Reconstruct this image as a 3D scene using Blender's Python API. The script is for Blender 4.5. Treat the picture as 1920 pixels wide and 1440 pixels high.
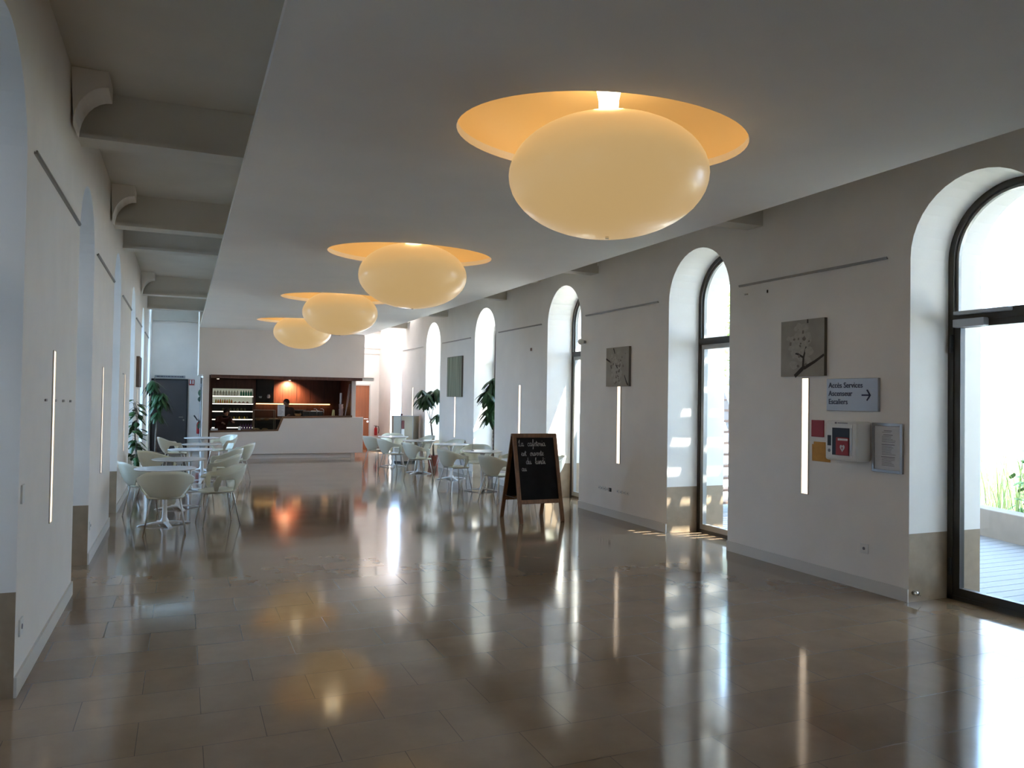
import bpy, bmesh, math, random
from mathutils import Vector, Matrix
PI = math.pi
scene = bpy.context.scene
for o in list(bpy.data.objects): bpy.data.objects.remove(o)
COL = scene.collection

# ------------------------------------------------------------------ camera
F_PX, YAW, PITCH, ROLL, EYE = 1453.0, .4022, .0183, .0152, 1.6
cd = bpy.data.cameras.new('camera'); cam = bpy.data.objects.new('camera', cd); COL.objects.link(cam)
cd.sensor_fit = 'HORIZONTAL'; cd.sensor_width = 36.0; cd.lens = 36.0*F_PX/1920.0
cd.clip_start = .05; cd.clip_end = 400
fw = Vector((math.sin(YAW)*math.cos(PITCH), math.cos(YAW)*math.cos(PITCH), math.sin(PITCH)))
rt = Vector((math.cos(YAW), -math.sin(YAW), 0)); up = rt.cross(fw)
r2 = rt*math.cos(ROLL) + up*math.sin(ROLL); u2 = up*math.cos(ROLL) - rt*math.sin(ROLL)
cam.matrix_world = Matrix(((r2.x,u2.x,-fw.x,0),(r2.y,u2.y,-fw.y,0),(r2.z,u2.z,-fw.z,EYE),(0,0,0,1)))
scene.camera = cam

# ------------------------------------------------------------------ world, sun, exposure
world = bpy.data.worlds.new('world'); scene.world = world; world.use_nodes = True
bg = world.node_tree.nodes['Background']
bg.inputs[0].default_value = (.39, .62, 1.0, 1); bg.inputs[1].default_value = 6.8
sd = bpy.data.lights.new('sun', 'SUN'); sd.energy = 24.0; sd.angle = .009; sd.color = (1, .95, .87)
sun = bpy.data.objects.new('sun', sd); COL.objects.link(sun); sun.location = (12, -6, 20)
sun.rotation_euler = Vector((1.0, -.95, 2.55)).to_track_quat('Z', 'Y').to_euler()
vs = scene.view_settings
vs.view_transform = 'Standard'; vs.look = 'None'; vs.gamma = 1; vs.use_curve_mapping = False
vs.exposure = 1.3
cy = scene.cycles
cy.max_bounces = 12; cy.diffuse_bounces = 10; cy.glossy_bounces = 4; cy.transparent_max_bounces = 16
cy.sample_clamp_indirect = 6.0; cy.caustics_reflective = False; cy.caustics_refractive = False
cy.blur_glossy = 0.5

XR, XL, WT = 5.43, -.775, .84         # wall faces and wall thickness
ZC, ZU = 3.2, 3.92                    # suspended ceiling and the old ceiling above
Y0, YF = -4.6, 22.94
RC = [3.95 + 3.4*k for k in range(-1, 6)]
LC = [4.17 + 3.4*k for k in range(-1, 6)]
AR, AS = .57, 2.79                    # arch radius, springing height
for i, (x, ys, sx) in enumerate(((XR+WT+.02, RC, 1), (XL-WT-.02, LC, -1))):
    for y in ys:                      # sampling portals in the open arches (emit nothing)
        ld = bpy.data.lights.new('portal', 'AREA'); ld.shape = 'RECTANGLE'; ld.size = 1.14; ld.size_y = 3.3
        ld.cycles.is_portal = True
        lo = bpy.data.objects.new('portal', ld); COL.objects.link(lo); lo.location = (x, y, 1.68)
        lo.rotation_euler = (PI/2, 0, PI/2 if sx > 0 else -PI/2)

# ------------------------------------------------------------------ materials
def mat(name, col, rough=.6, metal=0, var=0, vscale=6, bump=0, bscale=40, emit=None, es=1, spec=.5, coat=0, stretch=None):
    m = bpy.data.materials.new(name); m.use_nodes = True
    nt = m.node_tree; p = nt.nodes['Principled BSDF']
    p.inputs['Base Color'].default_value = (*col, 1); p.inputs['Roughness'].default_value = rough
    p.inputs['Metallic'].default_value = metal; p.inputs['Specular IOR Level'].default_value = spec
    p.inputs['Coat Weight'].default_value = coat; p.inputs['Coat Roughness'].default_value = .08
    if var or bump:
        tc = nt.nodes.new('ShaderNodeTexCoord'); src = tc.outputs['Object']
        if stretch:
            mp = nt.nodes.new('ShaderNodeMapping'); mp.inputs['Scale'].default_value = stretch
            nt.links.new(src, mp.inputs[0]); src = mp.outputs[0]
    if var:
        n = nt.nodes.new('ShaderNodeTexNoise'); n.inputs['Scale'].default_value = vscale; n.inputs['Detail'].default_value = 5
        nt.links.new(src, n.inputs['Vector'])
        r = nt.nodes.new('ShaderNodeValToRGB')
        r.color_ramp.elements[0].position = .3; r.color_ramp.elements[1].position = .7
        r.color_ramp.elements[0].color = (*[c*(1-var) for c in col], 1)
        r.color_ramp.elements[1].color = (*[min(1, c*(1+var)) for c in col], 1)
        nt.links.new(n.outputs[0], r.inputs[0]); nt.links.new(r.outputs[0], p.inputs['Base Color'])
    if bump:
        n = nt.nodes.new('ShaderNodeTexNoise'); n.inputs['Scale'].default_value = bscale
        nt.links.new(src, n.inputs['Vector'])
        b = nt.nodes.new('ShaderNodeBump'); b.inputs['Strength'].default_value = bump; b.inputs['Distance'].default_value = .01
        nt.links.new(n.outputs[0], b.inputs['Height']); nt.links.new(b.outputs[0], p.inputs['Normal'])
    if emit:
        p.inputs['Emission Color'].default_value = (*emit, 1); p.inputs['Emission Strength'].default_value = es
    return m
M = {}
M['plaster'] = mat('wall_plaster', (.88, .85, .81), .75, var=.025, vscale=3, bump=.04, bscale=60)
M['ceiling'] = mat('ceiling_paint', (.84, .825, .81), .8, var=.02, vscale=2)
M['oldceil'] = mat('old_ceiling_paint', (.68, .655, .60), .8, var=.05, vscale=1.5)
M['stone'] = mat('jamb_stone', (.34, .26, .18), .35, var=.12, vscale=9, bump=.05)
M['skirt'] = mat('skirting_paint', (.70, .68, .64), .5)
M['frame'] = mat('bronze_metal', (.060, .052, .044), .4, .4)
M['leaf_frame'] = mat('pale_gasket', (.35, .34, .32), .4, .3)
M['steel'] = mat('brushed_steel', (.44, .40, .33), .28, 1, bump=.05, bscale=120, stretch=(1, 1, .05))
M['chrome'] = mat('chrome', (.75, .75, .75), .12, 1)
M['legm'] = mat('chair_leg_metal', (.62, .61, .58), .3, .8)
M['rail'] = mat('picture_rail_metal', (.30, .29, .28), .4, .7)
M['plastic'] = mat('cream_plastic', (.70, .71, .60), .32, coat=.25)
M['white'] = mat('white_laminate', (.78, .80, .82), .25, coat=.3)
M['whitep'] = mat('white_plastic', (.80, .80, .78), .4)
M['panel'] = mat('kiosk_panel', (.76, .69, .64), .45, var=.02, vscale=2)
M['wooddk'] = mat('dark_wood', (.10, .036, .022), .45, var=.3, vscale=3, stretch=(6, 6, .6), bump=.04)
M['woodtrim'] = mat('counter_wood', (.15, .075, .042), .4, var=.25, vscale=4, stretch=(.6, 6, 6))
M['easel'] = mat('easel_wood', (.20, .088, .035), .5, var=.3, vscale=8, stretch=(5, 5, .6), bump=.06)
M['slate'] = mat('chalkboard_black', (.012, .013, .016), .8, var=.4, vscale=4, spec=.2)
M['chalk'] = mat('chalk_white', (.62, .62, .60), .9)
M['orange'] = mat('orange_door_wood', (.40, .115, .03), .4, var=.12, vscale=2, stretch=(8, 8, .5))
M['darkdoor'] = mat('charcoal_door', (.075, .072, .078), .5, var=.06, vscale=3)
M['black'] = mat('black_rubber', (.012, .012, .013), .5)
M['blackm'] = mat('black_gloss', (.015, .014, .013), .45)
M['red'] = mat('red_enamel', (.42, .014, .016), .35)
M['brownred'] = mat('brown_red_print', (.12, .03, .03), .6)
M['redp'] = mat('red_label', (.36, .018, .028), .5)
M['orangep'] = mat('orange_paper', (.55, .28, .06), .7, var=.1, vscale=20)
M['paper'] = mat('paper_white', (.72, .73, .76), .7, var=.03, vscale=20)
M['ink'] = mat('grey_ink', (.22, .22, .25), .8)
M['navy'] = mat('navy_ink', (.018, .018, .06), .6)
M['signm'] = mat('sign_silver', (.42, .44, .48), .42, .25)
M['framem'] = mat('silver_frame', (.36, .36, .37), .35, .6)
M['canvas'] = mat('blossom_canvas', (.36, .335, .29), .8, var=.12, vscale=5)
M['canvasedge'] = mat('canvas_edge', (.16, .145, .12), .8)
M['petal'] = mat('blossom_petal', (.43, .405, .36), .85, var=.1, vscale=30)
M['petaldk'] = mat('blossom_shade', (.20, .175, .15), .85, var=.2, vscale=30)
M['branch'] = mat('branch_print', (.045, .038, .035), .8)
M['leafg'] = mat('plant_leaf', (.018, .050, .016), .38, var=.35, vscale=4)
M['leafg2'] = mat('vine_leaf', (.026, .065, .017), .38, var=.35, vscale=4)
M['bark'] = mat('plant_bark', (.10, .075, .055), .8, var=.3, vscale=20, bump=.4)
M['pot'] = mat('terracotta_pot', (.28, .07, .045), .6, var=.1)
M['potg'] = mat('grey_pot', (.25, .24, .23), .6, var=.1)
M['soil'] = mat('soil', (.03, .02, .015), .9)
M['deck'] = mat('deck_board', (.13, .13, .135), .6, var=.12, vscale=3, stretch=(.6, 8, 1), bump=.1)
M['gravel'] = mat('pale_gravel', (.50, .47, .42), .9, var=.15, vscale=30)
M['concrete'] = mat('kerb_concrete', (.20, .175, .15), .8, var=.08, vscale=6)
M['outwhite'] = mat('outside_white', (.80, .80, .80), .6, var=.03)
M['facade'] = mat('grey_facade', (.27, .28, .31), .8, var=.05)
M['outsteel'] = mat('outside_steel', (.30, .30, .33), .5, .3)
M['grass'] = mat('tall_grass', (.36, .46, .18), .7, var=.4, vscale=3)
M['bush'] = mat('bush_leaf', (.12, .24, .06), .7, var=.4, vscale=3)
M['lawn'] = mat('courtyard_ground', (.13, .14, .12), .9, var=.2, vscale=4)
M['treadw'] = mat('stair_tread_wood', (.20, .12, .085), .6, var=.2, stretch=(1, 6, 1))
M['hair'] = mat('hair_dark', (.018, .011, .008), .6)
M['skin'] = mat('skin', (.36, .19, .13), .55)
M['shirt'] = mat('dark_shirt', (.045, .03, .025), .8, var=.2)
M['shirt2'] = mat('brown_shirt', (.09, .03, .022), .8, var=.2)
M['card'] = mat('yellow_card', (.62, .50, .22), .7)
M['bread'] = mat('pastry', (.38, .19, .07), .7, var=.3, vscale=30)
M['pinkcup'] = mat('paper_cup', (.45, .30, .27), .6)
M['purple'] = mat('purple_packet', (.085, .03, .10), .5)
M['bottle_milk'] = mat('milky_bottle', (.70, .74, .62), .25)
M['bottle_green'] = mat('green_bottle', (.05, .30, .16), .2)
M['bottle_orange'] = mat('orange_bottle', (.62, .24, .05), .25)
M['bottle_yellow'] = mat('yellow_bottle', (.62, .45, .08), .25)
M['jar'] = mat('dark_jar', (.10, .10, .05), .3)
M['exitg'] = mat('exit_red', (.40, .06, .05), .5)
M['strip'] = mat('warm_light_strip', (.9, .8, .7), .5, emit=(1, .80, .60), es=.72)
M['led'] = mat('amber_led_strip', (.9, .5, .2), .5, emit=(1, .52, .18), es=2.2)
M['shelflit'] = mat('lit_shelf_edge', (.8, .8, .8), .4, emit=(1, .93, .80), es=.9)
M['fridgeback'] = mat('lit_fridge_back', (.55, .56, .50), .5, emit=(.9, .95, .75), es=.12)
M['neck'] = mat('glowing_lamp_neck', (.9, .85, .7), .4, emit=(1, .86, .62), es=3.0)
M['globe'] = mat('amber_globe_glass', (.34, .25, .15), .35, coat=.12, emit=(.62, .41, .175), es=.30)
M['cove'] = mat('amber_recess_glow', (.75, .55, .25), .6, emit=(.85, .60, .26), es=.06)  # faint emission stands in for lamp light on the recess surface
M['bulb'] = mat('spot_bulb', (1, .9, .8), .4, emit=(1, .8, .6), es=3)

def glass(name, col, fac):
    m = bpy.data.materials.new(name); m.use_nodes = True; nt = m.node_tree; nt.nodes.clear()
    o = nt.nodes.new('ShaderNodeOutputMaterial'); mx = nt.nodes.new('ShaderNodeMixShader')
    t = nt.nodes.new('ShaderNodeBsdfTransparent'); t.inputs[0].default_value = (*col, 1)
    g = nt.nodes.new('ShaderNodeBsdfGlossy'); g.inputs['Roughness'].default_value = .02
    lw = nt.nodes.new('ShaderNodeLayerWeight'); lw.inputs[0].default_value = .5
    pw = nt.nodes.new('ShaderNodeMath'); pw.operation = 'POWER'; pw.inputs[1].default_value = 5
    fr = nt.nodes.new('ShaderNodeMath'); fr.operation = 'MULTIPLY_ADD'; fr.inputs[1].default_value = .7; fr.inputs[2].default_value = fac
    nt.links.new(lw.outputs['Facing'], pw.inputs[0]); nt.links.new(pw.outputs[0], fr.inputs[0])
    nt.links.new(fr.outputs[0], mx.inputs[0]); nt.links.new(t.outputs[0], mx.inputs[1]); nt.links.new(g.outputs[0], mx.inputs[2])
    nt.links.new(mx.outputs[0], o.inputs[0]); return m
M['glass'] = glass('window_glass', (.96, .985, .97), .025)
M['caseglass'] = glass('case_glass', (.85, .9, .9), .04)

M['frost'] = bpy.data.materials.new('frosted_glass'); M['frost'].use_nodes = True
_nt = M['frost'].node_tree; _nt.nodes.clear(); _o = _nt.nodes.new('ShaderNodeOutputMaterial'); _t = _nt.nodes.new('ShaderNodeBsdfTranslucent')
_t.inputs[0].default_value = (.56, .52, .49, 1); _nt.links.new(_t.outputs[0], _o.inputs[0])
def floor_mat():
    m = bpy.data.materials.new('polished_limestone'); m.use_nodes = True; nt = m.node_tree; p = nt.nodes['Principled BSDF']
    tc = nt.nodes.new('ShaderNodeTexCoord')
    mp = nt.nodes.new('ShaderNodeMapping'); mp.inputs['Location'].default_value = (-.12, -.005, 0)
    nt.links.new(tc.outputs['Object'], mp.inputs[0])
    br = nt.nodes.new('ShaderNodeTexBrick'); br.offset = .5; br.inputs['Scale'].default_value = 1
    br.inputs['Brick Width'].default_value = .56; br.inputs['Row Height'].default_value = .38
    br.inputs['Mortar Size'].default_value = .0022; br.inputs['Mortar Smooth'].default_value = .1
    br.inputs['Color1'].default_value = (.235, .165, .105, 1); br.inputs['Color2'].default_value = (.27, .192, .125, 1)
    br.inputs['Mortar'].default_value = (.13, .10, .075, 1)
    nt.links.new(mp.outputs[0], br.inputs['Vector'])
    n = nt.nodes.new('ShaderNodeTexNoise'); n.inputs['Scale'].default_value = 2.2; n.inputs['Detail'].default_value = 8; n.inputs['Roughness'].default_value = .65
    nt.links.new(tc.outputs['Object'], n.inputs['Vector'])
    r = nt.nodes.new('ShaderNodeValToRGB'); r.color_ramp.elements[0].position = .3; r.color_ramp.elements[1].position = .72
    r.color_ramp.elements[0].color = (.85, .85, .85, 1); r.color_ramp.elements[1].color = (1.08, 1.08, 1.08, 1)
    nt.links.new(n.outputs[0], r.inputs[0])
    mx = nt.nodes.new('ShaderNodeMix'); mx.data_type = 'RGBA'; mx.blend_type = 'MULTIPLY'; mx.inputs[0].default_value = 1
    nt.links.new(br.outputs['Color'], mx.inputs[6]); nt.links.new(r.outputs[0], mx.inputs[7])
    nt.links.new(mx.outputs[2], p.inputs['Base Color'])
    n2 = nt.nodes.new('ShaderNodeTexNoise'); n2.inputs['Scale'].default_value = 1.3; n2.inputs['Detail'].default_value = 4
    nt.links.new(tc.outputs['Object'], n2.inputs['Vector'])
    mr = nt.nodes.new('ShaderNodeMapRange'); mr.inputs['From Min'].default_value = .3; mr.inputs['From Max'].default_value = .7
    mr.inputs['To Min'].default_value = .07; mr.inputs['To Max'].default_value = .13
    nt.links.new(n2.outputs[0], mr.inputs[0]); nt.links.new(mr.outputs[0], p.inputs['Roughness'])
    p.inputs['IOR'].default_value = 1.62; p.inputs['Specular IOR Level'].default_value = .62
    bp = nt.nodes.new('ShaderNodeBump'); bp.inputs['Strength'].default_value = .25; bp.inputs['Distance'].default_value = .002; bp.invert = True
    nt.links.new(br.outputs['Fac'], bp.inputs['Height']); nt.links.new(bp.outputs[0], p.inputs['Normal'])
    return m
M['floor'] = floor_mat()

def stripes_mat():
    m = bpy.data.materials.new('green_stripe_print'); m.use_nodes = True; nt = m.node_tree; p = nt.nodes['Principled BSDF']
    tc = nt.nodes.new('ShaderNodeTexCoord'); mp = nt.nodes.new('ShaderNodeMapping'); mp.inputs['Scale'].default_value = (1, 22, .35)
    n = nt.nodes.new('ShaderNodeTexNoise'); n.inputs['Scale'].default_value = 1.0; n.inputs['Detail'].default_value = 4
    r = nt.nodes.new('ShaderNodeValToRGB'); e = r.color_ramp.elements
    e[0].position = .36; e[0].color = (.05, .065, .04, 1); e[1].position = .6; e[1].color = (.33, .37, .27, 1)
    nt.links.new(tc.outputs['Object'], mp.inputs[0]); nt.links.new(mp.outputs[0], n.inputs['Vector'])
    nt.links.new(n.outputs[0], r.inputs[0]); nt.links.new(r.outputs[0], p.inputs['Base Color']); p.inputs['Roughness'].default_value = .7
    return m
M['stripes'] = stripes_mat()

# ------------------------------------------------------------------ mesh helpers
class MB:
    def __init__(s): s.bm = bmesh.new(); s.mi = 0
    def _f(s, vs_):
        try:
            f = s.bm.faces.new(vs_); f.material_index = s.mi; return f
        except ValueError: return None
    def box(s, x0, x1, y0, y1, z0, z1):
        v = [s.bm.verts.new(c) for c in ((x0,y0,z0),(x1,y0,z0),(x1,y1,z0),(x0,y1,z0),(x0,y0,z1),(x1,y0,z1),(x1,y1,z1),(x0,y1,z1))]
        for q in ((3,2,1,0),(4,5,6,7),(0,1,5,4),(1,2,6,5),(2,3,7,6),(3,0,4,7)): s._f([v[i] for i in q])
        return s
    def quad(s, *pts): s._f([s.bm.verts.new(p) for p in pts]); return s
    def prism(s, pts, d):
        d = Vector(d); a = [s.bm.verts.new(p) for p in pts]; b = [s.bm.verts.new(Vector(p)+d) for p in pts]
        s._f(list(reversed(a))); s._f(b); n = len(a)
        for i in range(n): s._f([a[i], a[(i+1) % n], b[(i+1) % n], b[i]])
        return s
    def cyl(s, p0, p1, r0, r1=None, n=12, caps=True):
        r1 = r0 if r1 is None else r1; p0 = Vector(p0); p1 = Vector(p1); ax = (p1-p0).normalized()
        t = Vector((1,0,0)) if abs(ax.x) < .8 else Vector((0,1,0)); u = ax.cross(t).normalized(); w = ax.cross(u)
        A = []; B = []
        for i in range(n):
            a = 2*PI*i/n; d = u*math.cos(a)+w*math.sin(a)
            A.append(s.bm.verts.new(p0+d*r0)); B.append(s.bm.verts.new(p1+d*r1))
        for i in range(n): s._f([A[i], A[(i+1) % n], B[(i+1) % n], B[i]])
        if caps: s._f(list(reversed(A))); s._f(B)
        return s
    def tube(s, pts, r, n=8, r1=None):
        pts = [Vector(p) for p in pts]; rings = []; L = len(pts)
        for k, p in enumerate(pts):
            ax = (pts[min(k+1, L-1)]-pts[max(k-1, 0)]).normalized()
            t = Vector((0,0,1)) if abs(ax.z) < .9 else Vector((1,0,0)); u = ax.cross(t).normalized(); w = ax.cross(u)
            rr = r if r1 is None else r+(r1-r)*k/(L-1)
            rings.append([s.bm.verts.new(p+(u*math.cos(2*PI*i/n)+w*math.sin(2*PI*i/n))*rr) for i in range(n)])
        for a, b in zip(rings, rings[1:]):
            for i in range(n): s._f([a[i], a[(i+1) % n], b[(i+1) % n], b[i]])
        s._f(list(reversed(rings[0]))); s._f(rings[-1]); return s
    def lathe(s, prof, c=(0,0,0), n=32, sx=1, sy=1):
        rings = []
        for r, z in prof:
            if r < 1e-5: rings.append([s.bm.verts.new((c[0], c[1], c[2]+z))])
            else: rings.append([s.bm.verts.new((c[0]+sx*r*math.cos(2*PI*i/n), c[1]+sy*r*math.sin(2*PI*i/n), c[2]+z)) for i in range(n)])
        for a, b in zip(rings, rings[1:]):
            for i in range(n):
                j = (i+1) % n
                if len(a) == 1 and len(b) == 1: continue
                if len(a) == 1: s._f([a[0], b[j], b[i]])
                elif len(b) == 1: s._f([a[i], a[j], b[0]])
                else: s._f([a[i], a[j], b[j], b[i]])
        return s
    def ball(s, c, rx, ry, rz, n=20, m=12):
        return s.lathe_s(c, rx, ry, rz, n, m)
    def lathe_s(s, c, rx, ry, rz, n, m):
        prof = [(math.sin(PI*k/m), -math.cos(PI*k/m)*rz) for k in range(m+1)]
        prof[0] = (0, -rz); prof[-1] = (0, rz)
        return s.lathe(prof, c, n, rx, ry)
    def build(s, name, mats, parent=None, smooth=False, bevel=0, loc=None, rz=0, solid=0, sub=0, recalc=True):
        if recalc: bmesh.ops.recalc_face_normals(s.bm, faces=s.bm.faces)
        me = bpy.data.meshes.new(name); s.bm.to_mesh(me); s.bm.free()
        for m in (mats if isinstance(mats, (list, tuple)) else [mats]): me.materials.append(m)
        if smooth:
            for f in me.polygons: f.use_smooth = True
        o = bpy.data.objects.new(name, me); COL.objects.link(o)
        if parent: o.parent = parent
        if loc: o.location = loc
        o.rotation_euler.z = rz
        if solid: md = o.modifiers.new('solid', 'SOLIDIFY'); md.thickness = solid; md.offset = 0
        if bevel: md = o.modifiers.new('bevel', 'BEVEL'); md.width = bevel; md.segments = 2; md.limit_method = 'ANGLE'
        if sub: md = o.modifiers.new('sub', 'SUBSURF'); md.levels = sub; md.render_levels = sub
        return o
def tag(o, label=None, cat=None, group=None, kind=None):
    if label: o['label'] = label
    if cat: o['category'] = cat
    if group: o['group'] = group
    if kind: o['kind'] = kind
    return o
def thing(name, label, cat, loc=(0,0,0), rz=0, group=None):
    o = bpy.data.objects.new(name, None); o.empty_display_size = .1; COL.objects.link(o)
    o.location = loc; o.rotation_euler.z = rz
    return tag(o, label, cat, group)
def struct(mb, name, mats, label, cat='structure', **k):
    return tag(mb.build(name, mats, **k), label, cat, kind='structure')
def dup(root, loc, rz, label=None, group=None):
    r = root.copy(); COL.objects.link(r); r.location = loc; r.rotation_euler.z = rz
    if label: r['label'] = label
    if group: r['group'] = group
    for ch in list(root.children):
        c = ch.copy(); COL.objects.link(c); c.parent = r
        for g in list(ch.children):
            d = g.copy(); COL.objects.link(d); d.parent = c
    return r
def text_part(txt, size, name, m, parent, matrix, extrude=.0015, sx=1.0):
    cu = bpy.data.curves.new(name, 'FONT'); cu.body = txt; cu.size = size; cu.extrude = extrude; cu.resolution_u = 3
    t = bpy.data.objects.new('t', cu); COL.objects.link(t); bpy.context.view_layer.update()
    me = bpy.data.meshes.new_from_object(t.evaluated_get(bpy.context.evaluated_depsgraph_get()))
    bpy.data.objects.remove(t)
    me.transform(Matrix.Scale(sx, 4, (1, 0, 0))); me.transform(matrix)
    me.materials.clear(); me.materials.append(m)
    o = bpy.data.objects.new(name, me); COL.objects.link(o); o.parent = parent; return o
# text lying on a surface facing -X (right wall): reading direction is -Y, up is Z
def on_right(y, z, x): return Matrix(((0,0,-1,x),(-1,0,0,y),(0,1,0,z),(0,0,0,1)))
# text lying on a surface facing -Y: reading direction +X
def on_front(x, z, y): return Matrix(((1,0,0,x),(0,0,-1,y),(0,1,0,z),(0,0,0,1)))

# ------------------------------------------------------------------ the room shell
def arch_wall(name, xi, xo, centres, y0, y1, z1, label, open_last=False):
    b = MB(); N = 20; sd_ = .55
    def strip(ya, yb, za, zb):
        for x in (xi, xo): b.quad((x,ya,za),(x,yb,za),(x,yb,zb),(x,ya,zb))
    y = y0
    for ci, c in enumerate(centres):
        b.mi = 0
        strip(y, c-AR, 0, z1)
        pts = [(c-AR*math.cos(PI*i/N), AS+AR*math.sin(PI*i/N)) for i in range(N+1)]
        for (ya, za), (yb, zb) in zip(pts, pts[1:]):
            for x in (xi, xo): b.quad((x,ya,za),(x,yb,zb),(x,yb,z1),(x,ya,z1))
            b.quad((xi,ya,za),(xo,ya,za),(xo,yb,zb),(xi,yb,zb))
        for yy in ((c-AR,) if (open_last and ci == len(centres)-1) else (c-AR, c+AR)):
            b.mi = 1; b.quad((xi,yy,0),(xo,yy,0),(xo,yy,sd_),(xi,yy,sd_))
            b.mi = 0; b.quad((xi,yy,sd_),(xo,yy,sd_),(xo,yy,AS),(xi,yy,AS))
        y = c+AR
    b.mi = 0
    if y1 > y+.01: strip(y, y1, 0, z1)
    b.quad((xi,y0,0),(xo,y0,0),(xo,y0,z1),(xi,y0,z1))
    b.quad((xi,y1,AS if open_last else 0),(xo,y1,AS if open_last else 0),(xo,y1,z1),(xi,y1,z1))
    b.quad((xi,y0,z1),(xo,y0,z1),(xo,y1,z1),(xi,y1,z1))
    return struct(b, name, [M['plaster'], M['stone']], label, 'wall')
arch_wall('wall_right', XR, XR+WT, RC, Y0, RC[-1]+AR, ZU, 'white right wall pierced by tall round-arched openings with stone bases', open_last=True)
arch_wall('wall_left', XL, XL-WT, LC, Y0, YF+.3, ZU, 'white left wall pierced by tall round-arched openings with stone bases')
struct(MB().box(XR, XR+.07, RC[-1]+AR, YF+.02, 0, ZU), 'wall_corner', M['plaster'], 'thin white wall piece between last right arch and far wall', 'wall')
struct(MB().box(XL-.3, XR+.07, YF, YF+.3, 0, ZU), 'wall_far', M['plaster'], 'white far end wall behind the bar block', 'wall')
struct(MB().box(XL-WT, XR+WT, Y0-.3, Y0, 0, ZU), 'wall_back', M['plaster'], 'white wall behind the camera', 'wall')
struct(MB().box(XL-WT, XR+WT, Y0-.3, YF+.3, -.2, 0), 'floor', M['floor'], 'polished beige brown limestone tile floor', 'floor')
b = MB(); b.box(XL-WT, 4.45, Y0-.3, 20.55, ZU, ZU+.3); b.box(4.45, XR, Y0-.3, 19.2, ZU, ZU+.3); b.box(XR, XR+WT, Y0-.3, 20.55, ZU, ZU+.3); b.box(XL-WT, XL, 20.55, YF+.3, ZU, ZU+.3); b.box(.36, 4.45, 20.55, YF+.3, ZU, ZU+.3); b.box(XR, XR+WT, 20.55, YF+.3, ZU, ZU+.3)
b.box(XL, .36, 22.9, YF+.3, ZU, ZU+.3); b.box(XL, .36, 20.55, 21.2, ZU, ZU+.3); b.box(XL, .36, 21.85, 22.95, ZU, ZU+.3); b.box(4.45, XR, 22.9, YF+.3, ZU, ZU+.3)
b.box(.36, .50, 20.4, YF+.3, ZU+.3, ZU+3.4); b.box(XL-.1, .5, 20.3, 20.5, ZU+.3, ZU+3.4)  # added upstands above the roof, keeping sun out of the left rooflight
struct(b, 'ceiling', M['oldceil'], 'old plaster ceiling between the beams above the suspended panel, with added sun-blocking upstands', 'ceiling')

struct(MB().box(4.45, XR, 19.2, 22.9, ZU+.24, ZU+.25), 'window_added_skylight_right', M['frost'], 'frosted rooflight strip added out of view to brighten the far right end', 'rooflight')  # added light source, hidden above the gap, brightens the far right end
struct(MB().box(XL, .36, 20.55, 22.9, ZU+.24, ZU+.25), 'window_added_skylight_left', M['glass'], 'clear rooflight added out of view to brighten the far left corner', 'rooflight')  # added opening, hidden by the beams, lets sky light into the corner
# suspended ceiling slab with four oval holes
CX0, CX1, CY1, CT = .36, 4.42, 20.2, .05
HX, HY, HS = 2.36, 4.14, 4.377
HA, HB = .935, .70
def slab():
    b = MB(); N = 64
    ys = [Y0] + [HY + HS*(k+.5) for k in range(-1, 3)] + [CY1]
    ys = [Y0, HY-HS*.5, HY+HS*.5, HY+HS*1.5, HY+HS*2.5, CY1]
    for zz in (ZC, ZC+CT):
        b.quad((CX0,ys[0],zz),(CX1,ys[0],zz),(CX1,ys[1],zz),(CX0,ys[1],zz))
        for k in range(4):
            ya, yb = ys[k+1], ys[k+2]; cx, cyy = HX, HY+HS*k
            def edge(t):
                dx, dy = math.cos(t), math.sin(t)
                s_ = min(((CX1-cx)/dx if dx > 1e-9 else ((CX0-cx)/dx if dx < -1e-9 else 1e9)), ((yb-cyy)/dy if dy > 1e-9 else ((ya-cyy)/dy if dy < -1e-9 else 1e9)))
                return (cx+dx*s_, cyy+dy*s_, zz)
            ts = [2*PI*i/N for i in range(N)] + [math.atan2(y_-cyy, x_-cx) % (2*PI) for x_ in (CX0, CX1) for y_ in (ya, yb)]
            ts = sorted(ts)
            for i, t in enumerate(ts):
                t2 = ts[(i+1) % len(ts)]
                if abs(t2-t) < 1e-6: continue
                b.quad((cx+HA*math.cos(t), cyy+HB*math.sin(t), zz), edge(t), edge(t2), (cx+HA*math.cos(t2), cyy+HB*math.sin(t2), zz))
    for k in range(4):
        for i in range(N):
            p = [(HX+HA*math.cos(t), HY+HS*k+HB*math.sin(t)) for t in (2*PI*i/N, 2*PI*(i+1)/N)]
            b.quad((*p[0], ZC), (*p[1], ZC), (*p[1], ZC+CT), (*p[0], ZC+CT))
    for x in (CX0, CX1): b.quad((x,Y0,ZC),(x,CY1,ZC),(x,CY1,ZC+CT),(x,Y0,ZC+CT))
    b.quad((CX0,CY1,ZC),(CX1,CY1,ZC),(CX1,CY1,ZC+CT),(CX0,CY1,ZC+CT))
    bmesh.ops.remove_doubles(b.bm, verts=b.bm.verts, dist=1e-4)
    o = struct(b, 'ceiling_panel', M['ceiling'], 'smooth suspended ceiling panel with four oval lamp openings', 'ceiling')
slab()

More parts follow.
